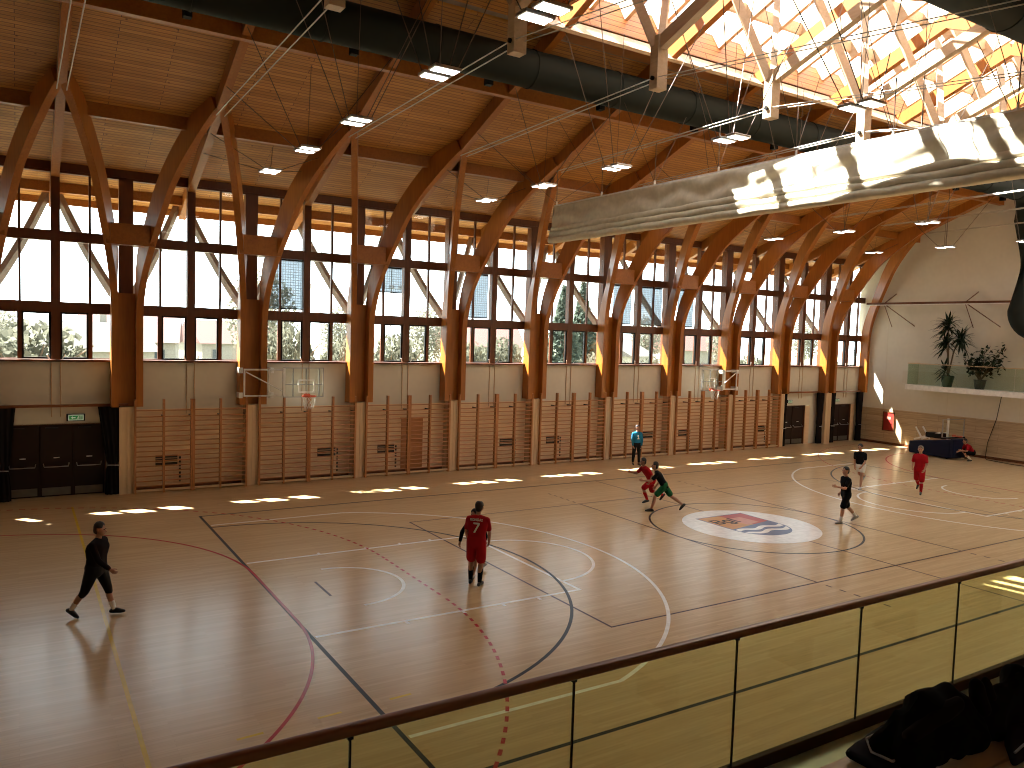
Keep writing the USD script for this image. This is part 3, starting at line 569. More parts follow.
rows = [roll_profile(y) for y in ys]; n = len(rows[0]); V = np.vstack([np.c_[r[:, 0], np.full(n, y-14), r[:, 1]] for r, y in zip(rows, ys)])
F = [[i*n+j, (i+1)*n+j, (i+1)*n+(j+1) % n, i*n+(j+1) % n] for i in range(len(ys)-1) for j in range(n)]
mb = MB().add(V, F)
for e in (0, len(ys)-1):
    c = V[e*n:(e+1)*n]; mb.add(np.vstack([c, c.mean(0)]), [[j, (j+1) % n, n] for j in range(n)])
obj('fabric', mb, 'curtain', dc, 50)
obj('batten', box((-.03, yc1-14, 1.30), (.03, yc0-14, 1.35)), 'white_paint', dc)
for y in np.arange(5.5, 23.6, 2.55):
    obj('rope', MB().tube([(0, y-14, 1.34), (0, y-14, 2.57)], .012, 5), 'wire', dc)
    obj('eyelet', MB().tube([(0, y-14, 1.31), (0, y-14, 1.47)], .03, 6), 'white_paint', dc)
    for s in (-1, 1): obj('tether', MB().tube([(0, y-14, 1.4), (s*1.85, y-14+.1, zb(y)-8.66)], .009, 4), 'wire', dc)

# ------------------------------------------------------------------ the end wall: notice, balcony, plants, rail, cable
nt = thing('notice_board', 'dark red framed notice board on the end wall by the far corner', 'notice board', (X1-.05, 25.6, 1.2))
obj('board', rbox((-.04, -.30, -.42), (.02, .32, .56), .01, 6), 'sign_red', nt); obj('board_frame', MB().box((-.06, -.33, -.45), (-.03, -.28, .58)).box((-.06, .30, -.45), (-.03, .35, .58)).box((-.06, -.33, .54), (-.03, .35, .59)).box((-.06, -.33, -.46), (-.03, .35, -.41)), 'frame_wood', nt)
obj('paper', box((-.052, -.12, .18), (-.04, .12, .32)), 'emblem_pink', nt)
ba = thing('balcony', 'narrow white balcony with a green glass balustrade on the end wall', 'balcony', (X1, 24.1, 3.2), kind='structure')
BX, BY0, BY1 = -1.05, .1, -16.
obj('slab', box((BX, BY1, -.04), (0, BY0, .22)), 'white_paint', ba)
for j in range(9): obj('balustrade_pane', box((BX+.02, BY0-.1-1.75*(j+1)+.015, .24), (BX+.035, BY0-.1-1.75*j-.015, 1.30)), 'balcony_glass', ba)
obj('balustrade_pane', box((BX+.05, BY0-.08, .24), (-.02, BY0-.065, 1.30)), 'balcony_glass', ba)
obj('handrail', MB().tube([(0, BY0-.07, 1.33), (BX+.03, BY0-.07, 1.33), (BX+.03, BY1, 1.33)], .025, 6), 'pilaster_wood', ba)
for y, s in ((23.9, .5), (21.4, .7), (19.1, .7)): obj('balcony_backing', box((-.02, y-24.1-1.2, .24), (-.01, y-24.1+1.1, .9)), 'plaster', ba)
def dracaena(loc, stems, label, seed):
    rg = np.random.default_rng(seed); p = thing('potted_palm', label, 'plant', loc)
    po = obj('pot', MB().cyl((0, 0), .2, 0, .5, 18, .29).cyl((0, 0), .30, .5, .56, 18), 'pot_green', p, 40)
    obj('soil', MB().cyl((0, 0), .27, .53, .575, 16), 'soil', po)
    for (dx, dy, h, nl, L) in stems:
        obj('stem', MB().tube([(0, 0, .5), (dx*.4, dy*.4, .5+h*.5), (dx, dy, h)], [.04, .035, .03], 7), 'stem', p, 40)
        for i in range(nl):
            az = i*2.399+rg.random(); el = rg.uniform(-.5, 1.25); l = L*rg.uniform(.75, 1.1); zz = h+rg.uniform(-.45, .12)
            d = np.array([math.cos(az)*math.cos(el), math.sin(az)*math.cos(el), math.sin(el)]); d[0] = min(d[0], .35); d /= np.linalg.norm(d); side = np.cross(d, [0, 0, 1]); side /= np.linalg.norm(side)
            c = np.array([dx, dy, zz]); pts = [c+d*l*u-np.array([0, 0, .35*l*u*u*(1 if el < .9 else .3)]) for u in (0, .35, .7, 1)]; wv = [.02, .05, .04, .003]
            V = [q+s*side*w for q, w in zip(pts, wv) for s in (-1, 1)]+[q-np.array([0, 0, .006]) for q in pts]
            F = [[2*a, 2*a+1, 2*a+3, 2*a+2] for a in range(3)]+[[2*a, 2*a+2, 8+a+1, 8+a] for a in range(3)]+[[2*a+1, 8+a, 8+a+1, 2*a+3] for a in range(3)]
            obj('leaf', MB().add(V, F), 'leaf_dark', p)
def ficus(loc, label, seed):
    rg = np.random.default_rng(seed); p = thing('potted_ficus', label, 'plant', loc)
    obj('pot', MB().cyl((0, 0), .2, 0, .42, 18, .27).cyl((0, 0), .28, .42, .47, 18), 'pot_dark', p, 40)
    for b in range(14):
        az = b*.45+rg.random()*.5; r = rg.uniform(.3, 1.0); h = rg.uniform(.9, 2.1)
        e = np.array([.45*r*math.cos(az), r*math.sin(az)*1.1, h]); obj('branch', MB().tube([(0, 0, .4), e*.5+[0, 0, .25], e], [.03, .022, .012], 6), 'stem', p)
        for i in range(22):
            c = e*rg.uniform(.6, 1.)+rg.normal(0, .14, 3)+[0, 0, .12]; d = rg.normal(0, 1, 3); d[2] -= .4; d /= np.linalg.norm(d); s = np.cross(d, [.1, .2, 1]); s /= np.linalg.norm(s); nn = np.cross(d, s); L, W = rg.uniform(.2, .3), .085
            V = [c, c+d*L*.4+s*W, c+d*L, c+d*L*.4-s*W, c+d*L*.45-nn*.02]; obj('leaf', MB().add(V, [[0, 1, 4], [1, 2, 4], [2, 3, 4], [3, 0, 4]]), 'leaf_dark', p)
dracaena((X1-.84, 22.1, 3.42), [(-.05, .12, 3.2, 80, .85), (-.02, .2, 2.35, 60, .75), (-.05, -.55, 2.55, 80, .8), (-.05, .15, 1.0, 34, .65)], 'tall spiky potted palm on the far balcony', 3)
ficus((X1-.68, 20.6, 3.42), 'bushy broad-leaved potted plant beside the palm on the balcony', 5)
cr = thing('curtain_rail', 'long dark horizontal rail on angled brackets across the end wall', 'rail', (X1, 27.0, 7.68))
obj('rail', box((-.62, -23, -.05), (-.5, 0, .06)), 'frame_wood', cr)
obj('gathered_edge', box((-.60, -23, -.10), (-.52, 0, -.05)), 'white_paint', cr)
for j in range(7):
    y = -1.0-4.35*j
    if y < -22.5: break
    obj('bracket', MB().tube([(-.55, y, 0), (0, y-.35, .55)], .025, 5), 'frame_wood', cr); obj('bracket', MB().tube([(-.55, y, 0), (0, y-.2, -1.25)], .02, 5), 'frame_wood', cr); obj('bracket', MB().tube([(-.55, y, 0), (0, y-1.5, -1.2)], .025, 5), 'frame_wood', cr)
cb = thing('hanging_cable', 'thin dark cable hanging down the end wall to the floor', 'cable', (X1-.06, 19.9, 0)); obj('cable', MB().tube([(0, -.05, 3.15), (-.02, .1, 2.0), (0, .45, .8), (-.03, .5, .02), (-.5, .2, .02), (-.9, -1.2, .02), (-.7, -3.5, .02)], .016, 6), 'black', cb)

# ------------------------------------------------------------------ folded mobile hoop
mh = thing('portable_hoop', 'folded portable basketball hoop on a navy padded base by the end wall', 'basketball hoop', (38.8, 21.9, 0), rz=math.radians(-8), scale=(.86, .86, .9))
obj('padded_base', m3.Manifold.batch_hull([m3.Manifold.sphere(.05, 8).translate(p) for p in [(x, y, z) for x in (-.5, .5) for (y, z) in ((1.35, .1), (1.35, .66), (-1.2, .1), (-1.2, 1.02))]]), 'blue_pad', mh, 30)
obj('front_pad', rbox((-.52, -1.45, .1), (.52, -1.2, 1.12), .05, 8), 'blue_pad', mh, 30)
for y in (1.0, -1.0):
    for x in (-.4, .4): obj('wheel', MB().tube([(x-.04, y, .07), (x+.04, y, .07)], .07, 14), 'black', mh, 40)
for x in (-.3, .3):
    obj('lift_arm', MB().bar((x, 1.25, .8), (x, -.4, 1.35), .07, .09), 'white_paint', mh); obj('lift_arm', MB().bar((x, 1.2, 1.5), (x, .7, .85), .06, .07), 'white_paint', mh)
obj('hydraulic_box', rbox((-.35, -.5, 1.02), (.35, .5, 1.3), .03, 6), 'black', mh); obj('upright', MB().bar((0, -.65, 1.0), (0, -.65, 2.15), .09, .09), 'white_paint', mh)
obj('backboard', box((-.9, -1.0, 1.15), (.9, -.98, 2.15)), 'hoop_glass', mh)
q = MB()
for a, b in (((-.9, 1.15), (.9, 1.19)), ((-.9, 2.11), (.9, 2.15)), ((-.9, 1.15), (-.86, 2.15)), ((.86, 1.15), (.9, 2.15))): q.box((a[0], -1.02, a[1]), (b[0], -.96, b[1]))
obj('board_frame', q, 'steel', mh); obj('edge_pad', box((-.95, -1.05, 1.1), (.95, -.94, 1.18)), 'black', mh)
obj('rim', MB().tube([(.23*math.cos(a), -1.3+.23*math.sin(a), 1.25) for a in np.linspace(0, 2*math.pi, 25)], .018, 6), 'rim_orange', mh, 40); obj('rim_plate', box((-.1, -1.1, 1.2), (.1, -1.02, 1.32)), 'rim_orange', mh)

# ------------------------------------------------------------------ stand: floor, tiers, glass railing, bench, coats
ga = S('floor_001', 'pale green painted spectator gallery with rising steps', 'gallery floor')
obj('gallery_slab', box((X0, YB, 2.25), (X1, 3.62, 2.5)), 'gallery_floor', ga)
obj('step', box((X0, YB, 2.5), (X1, 1.55, 3.0)), 'gallery_floor', ga); obj('step', box((X0, YB, 3.0), (X1, .75, 3.6)), 'gallery_floor', ga); obj('support_wall', box((X0, YB, 0), (X1, 2.6, 2.25)), 'plaster', ga)
ra = thing('gallery_railing', 'wooden handrail on clear glass panels along the front of the stand', 'railing', (0, 3.49, 2.535))
hr = m3.Manifold.batch_hull([m3.Manifold.cylinder(20, .02, .02, 10).rotate([0, 90, 0]).translate([-3.5, y, z]) for y in (-.014, .014) for z in (.945, .958)]); obj('handrail', hr, 'rail_wood', ra, 40)
obj('base_rail', rbox((-3.5, -.025, -.035), (16.5, .025, .055), .006, 6), 'kerb_wood', ra)
for j in range(-3, 11):
    x = 1.34+1.33*j
    obj('glass_panel', box((x+.008, -.006, .05), (x+1.322, .006, .93)), 'rail_glass', ra); obj('glass_seal', box((x-.005, -.006, .055), (x+.005, .006, .93)), 'dark_metal', ra)
    obj('rail_bracket', box((x-.014, -.01, .905), (x+.014, .01, .945)), 'dark_metal', ra)
be = thing('bench', 'pale wooden spectator bench with coats thrown on it', 'bench', (6.5, 2.45, 2.5))
for j in range(4): obj('seat_board', rbox((-2.55, -.25+.17*j-.07, .40), (3, -.25+.17*j+.08, .44), .008, 6), 'bench_wood', be)
for x in (-2.2, -.6, 1.0, 2.6): obj('leg', box((x-.03, -.22, 0), (x+.03, .2, .40)), 'dark_metal', be)
def lump(spheres, seed, amp=.05, freq=3.2, edge=.035):
    h = [m3.Manifold.batch_hull([m3.Manifold.sphere(r, 12).translate(p) for p, r in ch]) for ch in spheres]
    M_ = h[0]
    for x in h[1:]: M_ = M_+x
    M_ = M_.refine_to_length(edge); me = M_.to_mesh(); t = trimesh.Trimesh(me.vert_properties[:, :3], me.tri_verts, process=True)
    trimesh.smoothing.filter_taubin(t, iterations=6); v = t.vertices; nrm = t.vertex_normals
    d = meshkit.fbm(v*freq, 4, seed)-.5; d2 = np.abs(meshkit.noise(v*np.array([freq*2.2, freq*2.2, freq*.9]), seed+5)-.5)
    t.vertices = v+nrm*(d*amp*1.6-d2*amp*1.2)[:, None]; return t
CO = thing('coat', 'black coat heaped on the bench beside the navy bag', 'coat', (4.66, 2.55, 2.95), group='coats left on the bench')
obj('coat_body', lump([[((-.33, -.06, .07), .09), ((.34, -.08, .08), .12), ((-.2, .03, .24), .09), ((.22, .04, .28), .09), ((.0, .05, .30), .08)], [((-.36, .08, .1), .08), ((-.2, .08, .24), .07)]], 3, .07), 'coat', CO, True); obj('sleeve', lump([[((-.3, -.05, .2), .05), ((.15, -.06, .30), .055)]], 4, .03), 'coat_brown', CO, True)
C2 = thing('coat', 'dark jacket with its collar and hood standing up on the bench', 'coat', (5.42, 2.5, 2.95), group='coats left on the bench')
obj('jacket_body', lump([[((-.30, -.05, .07), .10), ((.6, .0, .07), .14), ((-.1, .0, .22), .08), ((.15, .02, .32), .09), ((.5, .0, .25), .11)], [((.08, .0, .29), .07), ((.25, .0, .31), .07)]], 8, .07), 'coat', C2, True)
obj('collar', lump([[((-.30, .0, .2), .06), ((-.37, .0, .36), .045)], [((-.2, .0, .26), .05), ((-.26, .0, .36), .03)]], 9, .03), 'coat_brown', C2, True)
BG = thing('bag', 'navy sports bag with pale piping at the near end of the bench', 'bag', (4.33, 2.62, 2.945))
obj('bag_body', lump([[((-.16, -.12, .04), .035), ((.2, -.12, .05), .04), ((-.16, .12, .04), .035), ((.2, .12, .09), .05)]], 12, .02), 'coat_navy', BG, True)
obj('piping', MB().tube([(-.1, -.1, .085), (.12, -.1, .10), (.16, .08, .145), (-.05, .1, .115), (-.12, .02, .09), (-.1, -.1, .085)], .008, 6), 'piping', BG, 40); obj('emblem', MB().tube([(.02, -.02, .11), (.08, .0, .125), (.05, .04, .125), (.02, -.02, .11)], .01, 6), 'piping', BG)
B2 = thing('folded_clothes', 'navy garment lying on the step in front of the jacket', 'clothes', (5.22, 2.27, 2.945)); obj('garment', lump([[((-.25, -.05, .03), .03), ((.35, 0, .05), .05), ((.1, .15, .05), .05)]], 15, .02), 'coat_navy', B2, True); obj('piping', MB().tube([(-.2, -.03, .065), (.1, .0, .085), (.3, .02, .105)], .008, 6), 'piping', B2)

# ------------------------------------------------------------------ people
def sph(p, r, n=12): return m3.Manifold.sphere(r, n).translate([float(x) for x in p])
def hull(*ps, n=12): return m3.Manifold.batch_hull([sph(p, r, n) for p, r in ps])
def union(l): return m3.Manifold.batch_boolean(l, m3.OpType.Add)
def soft(M_, edge=.03, it=8):
    me = M_.refine_to_length(edge).to_mesh(); t = trimesh.Trimesh(me.vert_properties[:, :3].astype(float), me.tri_verts, process=True)
    trimesh.smoothing.filter_taubin(t, iterations=it); return t
def rad(a): return math.radians(a)
def make_person(label, loc, yaw, H=1.76, lean=4, legs=((18, 8), (-18, 18)), feet=(0, -25), arms=((20, 8, 25), (-15, 8, 20)), head=(0, 0), bob=0., sleeves='short', shirt='jersey_red', shorts='jersey_red',
                leg_to=.72, socks=None, sock_top=.5, shoes='shoe_dark', hair='hair_dark', skin='skin', long_pants=False, twist=0, number=None, name_text=None, num_front=None, girth=1., bald=False):
    s = H/1.76; p = thing('person', label, 'person', loc, rad(yaw)); G = girth
    U = np.array([math.sin(rad(lean)), 0, math.cos(rad(lean))]); Fw = np.array([math.cos(rad(lean)), 0, -math.sin(rad(lean))])
    ct, st = math.cos(rad(twist)), math.sin(rad(twist)); Lt = np.array([0, 1., 0])*ct-Fw*st
    P = np.zeros(3); waist = P+U*.16; chest = P+U*.34; nb = P+U*.50; neck = nb+U*.07
    hd, hp = head; hu = np.array([math.sin(rad(lean*.4+hp)), 0, math.cos(rad(lean*.4+hp))]); hf0 = np.array([math.cos(rad(lean*.4+hp)), 0, -math.sin(rad(lean*.4+hp))])
    hf = hf0*math.cos(rad(hd))+np.array([0, 1, 0])*math.sin(rad(hd)); hs = np.cross(hu, hf); hc = neck+hu*.115+hf*.015
    hips = [P+np.array([0, y*.092*G, -.02]) for y in (1, -1)]; sh = [nb+Lt*y*.178*G-U*.065 for y in (1, -1)]
    J = []
    for i in range(2):
        a, k = legs[i]; t = np.array([math.sin(rad(a)), 0, -math.cos(rad(a))]); b = np.array([math.sin(rad(a-k)), 0, -math.cos(rad(a-k))])
        kn = hips[i]+t*.425+np.array([0, (1-2*i)*.015, 0]); an = kn+b*.405; fp = rad(feet[i]); fd = np.array([math.cos(fp), (1-2*i)*.12, math.sin(fp)])
        up_ = np.array([-math.sin(fp), 0, math.cos(fp)]); heel = an-up_*.05-fd*.05; toe = an-up_*.062+fd*.17; J.append((hips[i], kn, an, heel, toe, fd, up_))
    low = min(min(j[3][2], j[4][2]) for j in J)-.028; base = np.array([0, 0, -low+bob])
    Aj = []
    for i in range(2):
        a, ab, e = arms[i]; y = 1-2*i
        d1 = np.array([math.sin(rad(a))*math.cos(rad(ab)), y*math.sin(rad(ab)), -math.cos(rad(a))*math.cos(rad(ab))]); d2 = np.array([math.sin(rad(a+e)), -y*.15, -math.cos(rad(a+e))]); d2 /= np.linalg.norm(d2)
        el = sh[i]+d1*.285; wr = el+d2*.25; Aj.append((sh[i], el, wr, d1, d2))
    T = lambda q: (np.asarray(q)+base)*s
    def H_(*ps, n=12): return hull(*[(T(q), r*s) for q, r in ps], n=n)
    B = [H_((P+[0, .07*G, 0], .10*G), (P-[0, .07*G, 0], .10*G), (waist+Lt*.06*G, .095*G), (waist-Lt*.06*G, .095*G)), H_((waist+Lt*.06*G, .095*G), (waist-Lt*.06*G, .095*G), (chest+Lt*.10*G, .10*G), (chest-Lt*.10*G, .10*G)),
         H_((chest+Lt*.10*G, .10*G), (chest-Lt*.10*G, .10*G), (sh[0]-Lt*.03, .06), (sh[1]+Lt*.03, .06), (nb-U*.02, .065)), H_((nb-U*.03, .058), (neck+hu*.03, .052))]
    for (h, kn, an, heel, toe, fd, u_) in J: B += [H_((h, .088*G), (kn, .056)), H_((kn, .056), (kn*.62+an*.38-fd*.012, .058), ), H_((kn*.62+an*.38-fd*.012, .058), (an, .036)), H_((an, .036), (heel, .028), (toe-fd*.04, .024))]
    for (a, el, wr, d1, d2) in Aj: B += [H_((a, .054), (el, .040)), H_((el, .040), (wr, .028))]
    skull = [H_((hc+hu*.035-hf*.018, .092), (hc-hu*.02+hf*.012, .078), (hc-hu*.075+hf*.045, .040)), H_((hc+hf*.088-hu*.005, .012), (hc+hf*.108-hu*.028, .014), n=8), H_((hc-hu*.10+hf*.06, .022), (hc-hu*.06+hf*.05, .03), n=8)]
    for y in (1, -1): skull.append(H_((hc+hs*y*.083-hf*.012+hu*.012, .016), (hc+hs*y*.081-hf*.005-hu*.025, .011), n=8))
    body = soft(union(B+skull), .028*s, 6)
    hands = []
    for i, (a, el, wr, d1, d2) in enumerate(Aj):
        y = 1-2*i; fwd = np.cross(d2, [0, y, 0]); fwd = fwd/(np.linalg.norm(fwd)+1e-9); fwd = fwd if fwd[0]*d2[2] <= 0 else -fwd; inn = np.cross(fwd, d2)*1.0
        inn = inn if inn[1]*y < 0 else -inn
        c = wr+d2*.075; hands.append(H_((wr, .026), (c+fwd*.028, .014), (c-fwd*.026, .014), (wr+d2*.02+fwd*.02, .018), n=8))
        for f, (o, L) in enumerate(((.030, .062), (.011, .070), (-.009, .066), (-.028, .052))):
            b0 = c+fwd*o; b1 = b0+d2*L*.5+inn*.012; b2 = b1+d2*L*.38+inn*.03; hands += [H_((b0, .0095), (b1, .0088), n=6), H_((b1, .0088), (b2, .0075), n=6)]
        t0 = wr+d2*.03+fwd*.024; t1 = t0+d2*.03+fwd*.03+inn*.012; t2 = t1+d2*.03+fwd*.006+inn*.016; hands += [H_((t0, .012), (t1, .0105), n=6), H_((t1, .0105), (t2, .009), n=6)]
    bm = m3.Manifold(m3.Mesh(body.vertices.astype(np.float32), body.faces.astype(np.uint32)))
    full = union([bm]+hands) if bm.status() == m3.Error.NoError and bm.volume() > 0 else union(B+skull+hands)
    obj('body', full, skin, p, 60)
    # face
    for y in (1, -1): obj('eye', H_((hc+hf*.078+hs*y*.032+hu*.012, .012), (hc+hf*.080+hs*y*.028+hu*.012, .011), n=8), 'eye', p, True)
    obj('mouth', H_((hc+hf*.086+hs*.02-hu*.058, .006), (hc+hf*.086-hs*.02-hu*.058, .006), n=6), 'lip', p, True)
    cap = H_((hc+hu*.05-hf*.022, .096), (hc-hu*.03-hf*.045, .072), n=14)
    cut = m3.Manifold.cube([.5, .5, .5], True).translate([.25+.052, 0, 0]); R3 = np.column_stack([hf, hs, hu])
    mtx = np.column_stack([R3*s, T(hc)]); cut = cut.transform(mtx.tolist()); cut2 = m3.Manifold.cube([.5, .5, .4], True).translate([.25-.03, 0, -.2+.035]).transform(mtx.tolist())
    hairm = cap-cut-cut2
    if bald: hairm = hairm-H_((hc+hu*.15-hf*.03, .055), n=12)
    obj('hair', hairm, hair, p, 50)
    # shirt
    e = .016; g2 = G*1.03
    sm = [H_((P-U*.03+Lt*.075*G, .112*g2), (P-U*.03-Lt*.075*G, .112*g2), (waist+Lt*.065*G, .105*g2), (waist-Lt*.065*G, .105*g2)), H_((waist+Lt*.065*G, .105*g2), (waist-Lt*.065*G, .105*g2), (chest+Lt*.10*G, .116*g2), (chest-Lt*.10*G, .116*g2)),
          H_((chest+Lt*.10*G, .116*g2), (chest-Lt*.10*G, .116*g2), (sh[0]-Lt*.03, .075), (sh[1]+Lt*.03, .075), (nb-U*.02, .072))]
    for (a, el, wr, d1, d2) in Aj:
        if sleeves == 'long': sm += [H_((a, .07), (el, .054)), H_((el, .054), (wr-d2*.02, .042))]
        else: sm.append(H_((a, .07), (a*.32+el*.68, .064)))
    shm = soft(union(sm), .03*s, 5); so_ = obj('shirt', shm, shirt, p, 50)
    # shorts or trousers
    bt = [H_((P+[0, .075*G, .02], .115*g2), (P-[0, .075*G, -.02], .115*g2), (P+[0, .08*G, -.06], .112*g2), (P-[0, .08*G, .06], .112*g2))]
    for (h, kn, an, heel, toe, fd, u_) in J:
        if long_pants: bt += [H_((h, .108*G), (kn, .075)), H_((kn, .075), (kn*.15+an*.85, .056))]
        else: bt.append(H_((h, .108*G), (h*(1-leg_to)+kn*leg_to, .098*G)) if leg_to <= 1 else H_((h, .108*G), (kn, .078))); 
        if leg_to > 1 and not long_pants: bt.append(H_((kn, .078), (kn*(2-leg_to)+an*(leg_to-1), .066)))
    obj('shorts' if not long_pants else 'trousers', soft(union(bt), .03*s, 4), shorts, p, 50)
    for (h, kn, an, heel, toe, fd, u_) in J:
        if socks:
            tp = kn*sock_top+an*(1-sock_top); obj('sock', union([H_((tp, .064 if sock_top > .4 else .05), (kn*.3+an*.7-fd*.008, .054)), H_((kn*.3+an*.7-fd*.008, .054), (an, .044))]), socks, p, 50)
        sh_ = H_((an-u_*.015, .042), (heel, .036), (heel-u_*.004+fd*.05, .036), (toe-fd*.05-u_*.0, .036), (toe, .026)); obj('shoe', sh_, shoes, p, 50)
    def letter(txt, hgt, back, z, mt, nm, off=0.):
        m_ = meshkit.text_mesh(txt, hgt, .004, True); w = m_.bounds[1][0]; side = -1 if back else 1
        R = np.column_stack([Lt*side*-1 if False else (-Lt if back else Lt)*1., U, Fw*(-1 if back else 1)]); R[:, 0] = np.cross(R[:, 1], R[:, 2])
        ctr = P+U*z+R[:, 2]*(.124*g2); v = m_.vertices-np.array([w/2, 0, 0]); 
        m_.vertices = (ctr+base+v@R.T)*s; obj(nm, m_, mt, so_)
    if number: letter(number, .20, True, .17, 'cloth_white', 'jersey_number')
    if name_text: letter(name_text, .05, True, .41, 'cloth_white', 'jersey_lettering')
    if num_front: letter(num_front, .15, num_front != '1', .22, 'cloth_white', 'jersey_number')
    return p
make_person('person in dark long-sleeved top and knee-length shorts walking alone by the yellow line', (1.20, 15.98, 0), -30, 1.78, 5, ((20, 4), (-19, 16)), (3, -28), ((-4, 3, 12), (24, 5, 26)), (4, 4), sleeves='long', shirt='cloth_dark', shorts='black', leg_to=1.2, socks='cloth_white', sock_top=.18, girth=1.24)
make_person('person in red kit with number 7 seen from behind', (8.33, 14.50, 0), 44, 1.80, 9, ((4, 4), (-4, 4)), (0, 0), ((2, 12, 14), (10, 10, 16)), (0, 14), shirt='jersey_red', shorts='jersey_red', leg_to=.85, socks='jersey_black', sock_top=.66, hair='hair_dark', bald=True, number='7', name_text='RONGAI', girth=1.1)
make_person('person in dark long-sleeved shirt guarding behind the number 7 player', (8.70, 15.08, 0), 205, 1.62, 16, ((34, 20), (-26, 16)), (0, -14), ((4, 26, 10), (18, 30, 14)), (0, 0), sleeves='long', shirt='jersey_black', shorts='jersey_black', shoes='shoe_grey', girth=1.1)
make_person('person in blue goalkeeper shirt and black trousers standing by the wall bars', (22.28, 25.4, 0), 250, 1.72, 2, ((6, 4), (-4, 6)), (0, -4), ((6, 8, 10), (-2, 8, 10)), (20, 0), sleeves='long', shirt='jersey_blue', shorts='jersey_black', long_pants=True, girth=1.0, num_front='1')
make_person('person in red kit sprinting ahead of the player in green shorts', (17.62, 19.3, 0), 165, 1.74, 34, ((52, 74), (-14, 58)), (-8, -50), ((-36, 10, 60), (44, 12, 60)), (0, -14), bob=.03, shirt='jersey_red', shorts='jersey_red', leg_to=.9, socks='jersey_red', sock_top=.6, skin='skin_dark')
make_person('person in black shirt and green shorts chasing the red runner', (17.12, 18.15, 0), 140, 1.76, 32, ((40, 26), (-36, 20)), (0, -48), ((40, 12, 50), (-26, 14, 60)), (0, -14), shirt='jersey_black', shorts='shorts_green', leg_to=.75, number='9', skin='skin')
make_person('person in all black kit jogging beside the floor emblem', (21.25, 14.65, 0), 155, 1.76, 4, ((20, 14), (-16, 30)), (2, -30), ((30, 10, 70), (-22, 12, 60)), (6, 0), shirt='jersey_black', shorts='jersey_black', leg_to=.88, socks='cloth_white', sock_top=.15, shoes='shoe_grey')
make_person('person in black shirt and white shorts jogging towards the far wall', (26.9, 18.0, 0), 190, 1.74, 12, ((18, 12), (-26, 50)), (0, -46), ((16, 10, 30), (-14, 10, 30)), (0, 0), shirt='jersey_black', shorts='cloth_white', leg_to=.5, shoes='shoe_grey', skin='skin')
make_person('person in red kit jogging near the padded hoop base', (28.15, 16.45, 0), 200, 1.80, 3, ((14, 8), (-20, 34)), (0, -36), ((14, 12, 30), (-4, 14, 60)), (0, 4), shirt='jersey_red', shorts='jersey_red', leg_to=.95, socks='jersey_red', sock_top=.66, girth=1.0, hair='hair_grey')
make_person('person in red crouching at the foot of the end wall', (38.9, 20.2, 0), 150, 1.70, 42, ((82, 128), (96, 140)), (0, 0), ((24, 8, 70), (14, 8, 60)), (0, -10), shirt='jersey_red', shorts='jersey_black', leg_to=.8, socks='cloth_white', sock_top=.5)

# ------------------------------------------------------------------ outside: yard, bushes, trees, houses
yd = S('ground', 'pale grass yard outside the windows', 'ground'); obj('lawn', box((-120, 28, -.4), (320, 420, -.12)), 'grass', yd)
rg = np.random.default_rng(11)
def foliage(n, rx, ry, rz, size, seed, conic=False):
    r = np.random.default_rng(seed); d = r.normal(0, 1, (n, 3)); d /= np.linalg.norm(d, axis=1, keepdims=True); rad_ = r.random(n)**.4
    c = d*rad_[:, None]
    if conic: h = r.random(n); a = r.random(n)*6.283; q = (1-h)*np.sqrt(r.random(n)); c = np.c_[q*np.cos(a), q*np.sin(a), h*2-1]
    c = c*[rx, ry, rz]*(1+.25*(meshkit.fbm(c*2.2, 2, seed)[:, None]-.5)); u = r.normal(0, 1, (n, 3)); u /= np.linalg.norm(u, axis=1, keepdims=True); w = np.cross(u, r.normal(0, 1, (n, 3))); w /= np.linalg.norm(w, axis=1, keepdims=True); s = size*r.uniform(.6, 1.4, (n, 1))
    V = np.stack([c+u*s, c+w*s*.6, c-u*s*.8, c-w*s*.6], 1).reshape(-1, 3); F = np.arange(n*4).reshape(-1, 4); return MB().add(V, F)
def bush(loc):
    b = thing('bush', None, None, loc); obj('foliage', foliage(3600, 2.7, 1.7, 2.6, .19, 21).get().apply_translation((0, 0, 2.8)), 'bush', b, kind='stuff')
    for j in range(7): obj('branch', MB().tube([(0, 0, -.2), (rg.uniform(-1.2, 1.2), rg.uniform(-.7, .7), 2.2), (rg.uniform(-2.4, 2.4), rg.uniform(-1.4, 1.4), 4.6)], [.12, .07, .03], 5), 'bark', b)
    return b
def tree(loc):
    b = thing('tree', None, None, loc); obj('crown', foliage(3000, 2.8, 2.8, 4.0, .2, 31).get().apply_translation((0, 0, 6.2)), 'bush_light', b, kind='stuff'); obj('trunk', MB().tube([(0, 0, -.2), (.1, 0, 3), (0, .1, 8)], [.28, .2, .06], 7), 'bark', b)
    return b
def conifer(loc):
    b = thing('conifer', None, None, loc); obj('crown', foliage(3400, 2.7, 2.7, 4.4, .26, 41, True).get().apply_translation((0, 0, 5.4)), 'conifer', b, kind='stuff'); obj('trunk', MB().tube([(0, 0, -.2), (0, 0, 9.6)], [.3, .05], 7), 'bark', b)
    return b
BAYN = lambda x, y: int(math.floor((x*27.5/y+.92)/3.82))
USED = {}
def bay_label(kind, x, y):
    b = BAYN(x, y); n = USED.get((kind, b), 0); USED[(kind, b)] = n+1
    return f'{kind} outside the {ORD[max(0, min(b, 11))]} window bay, {ORD[n]} of those seen there'
protob = None
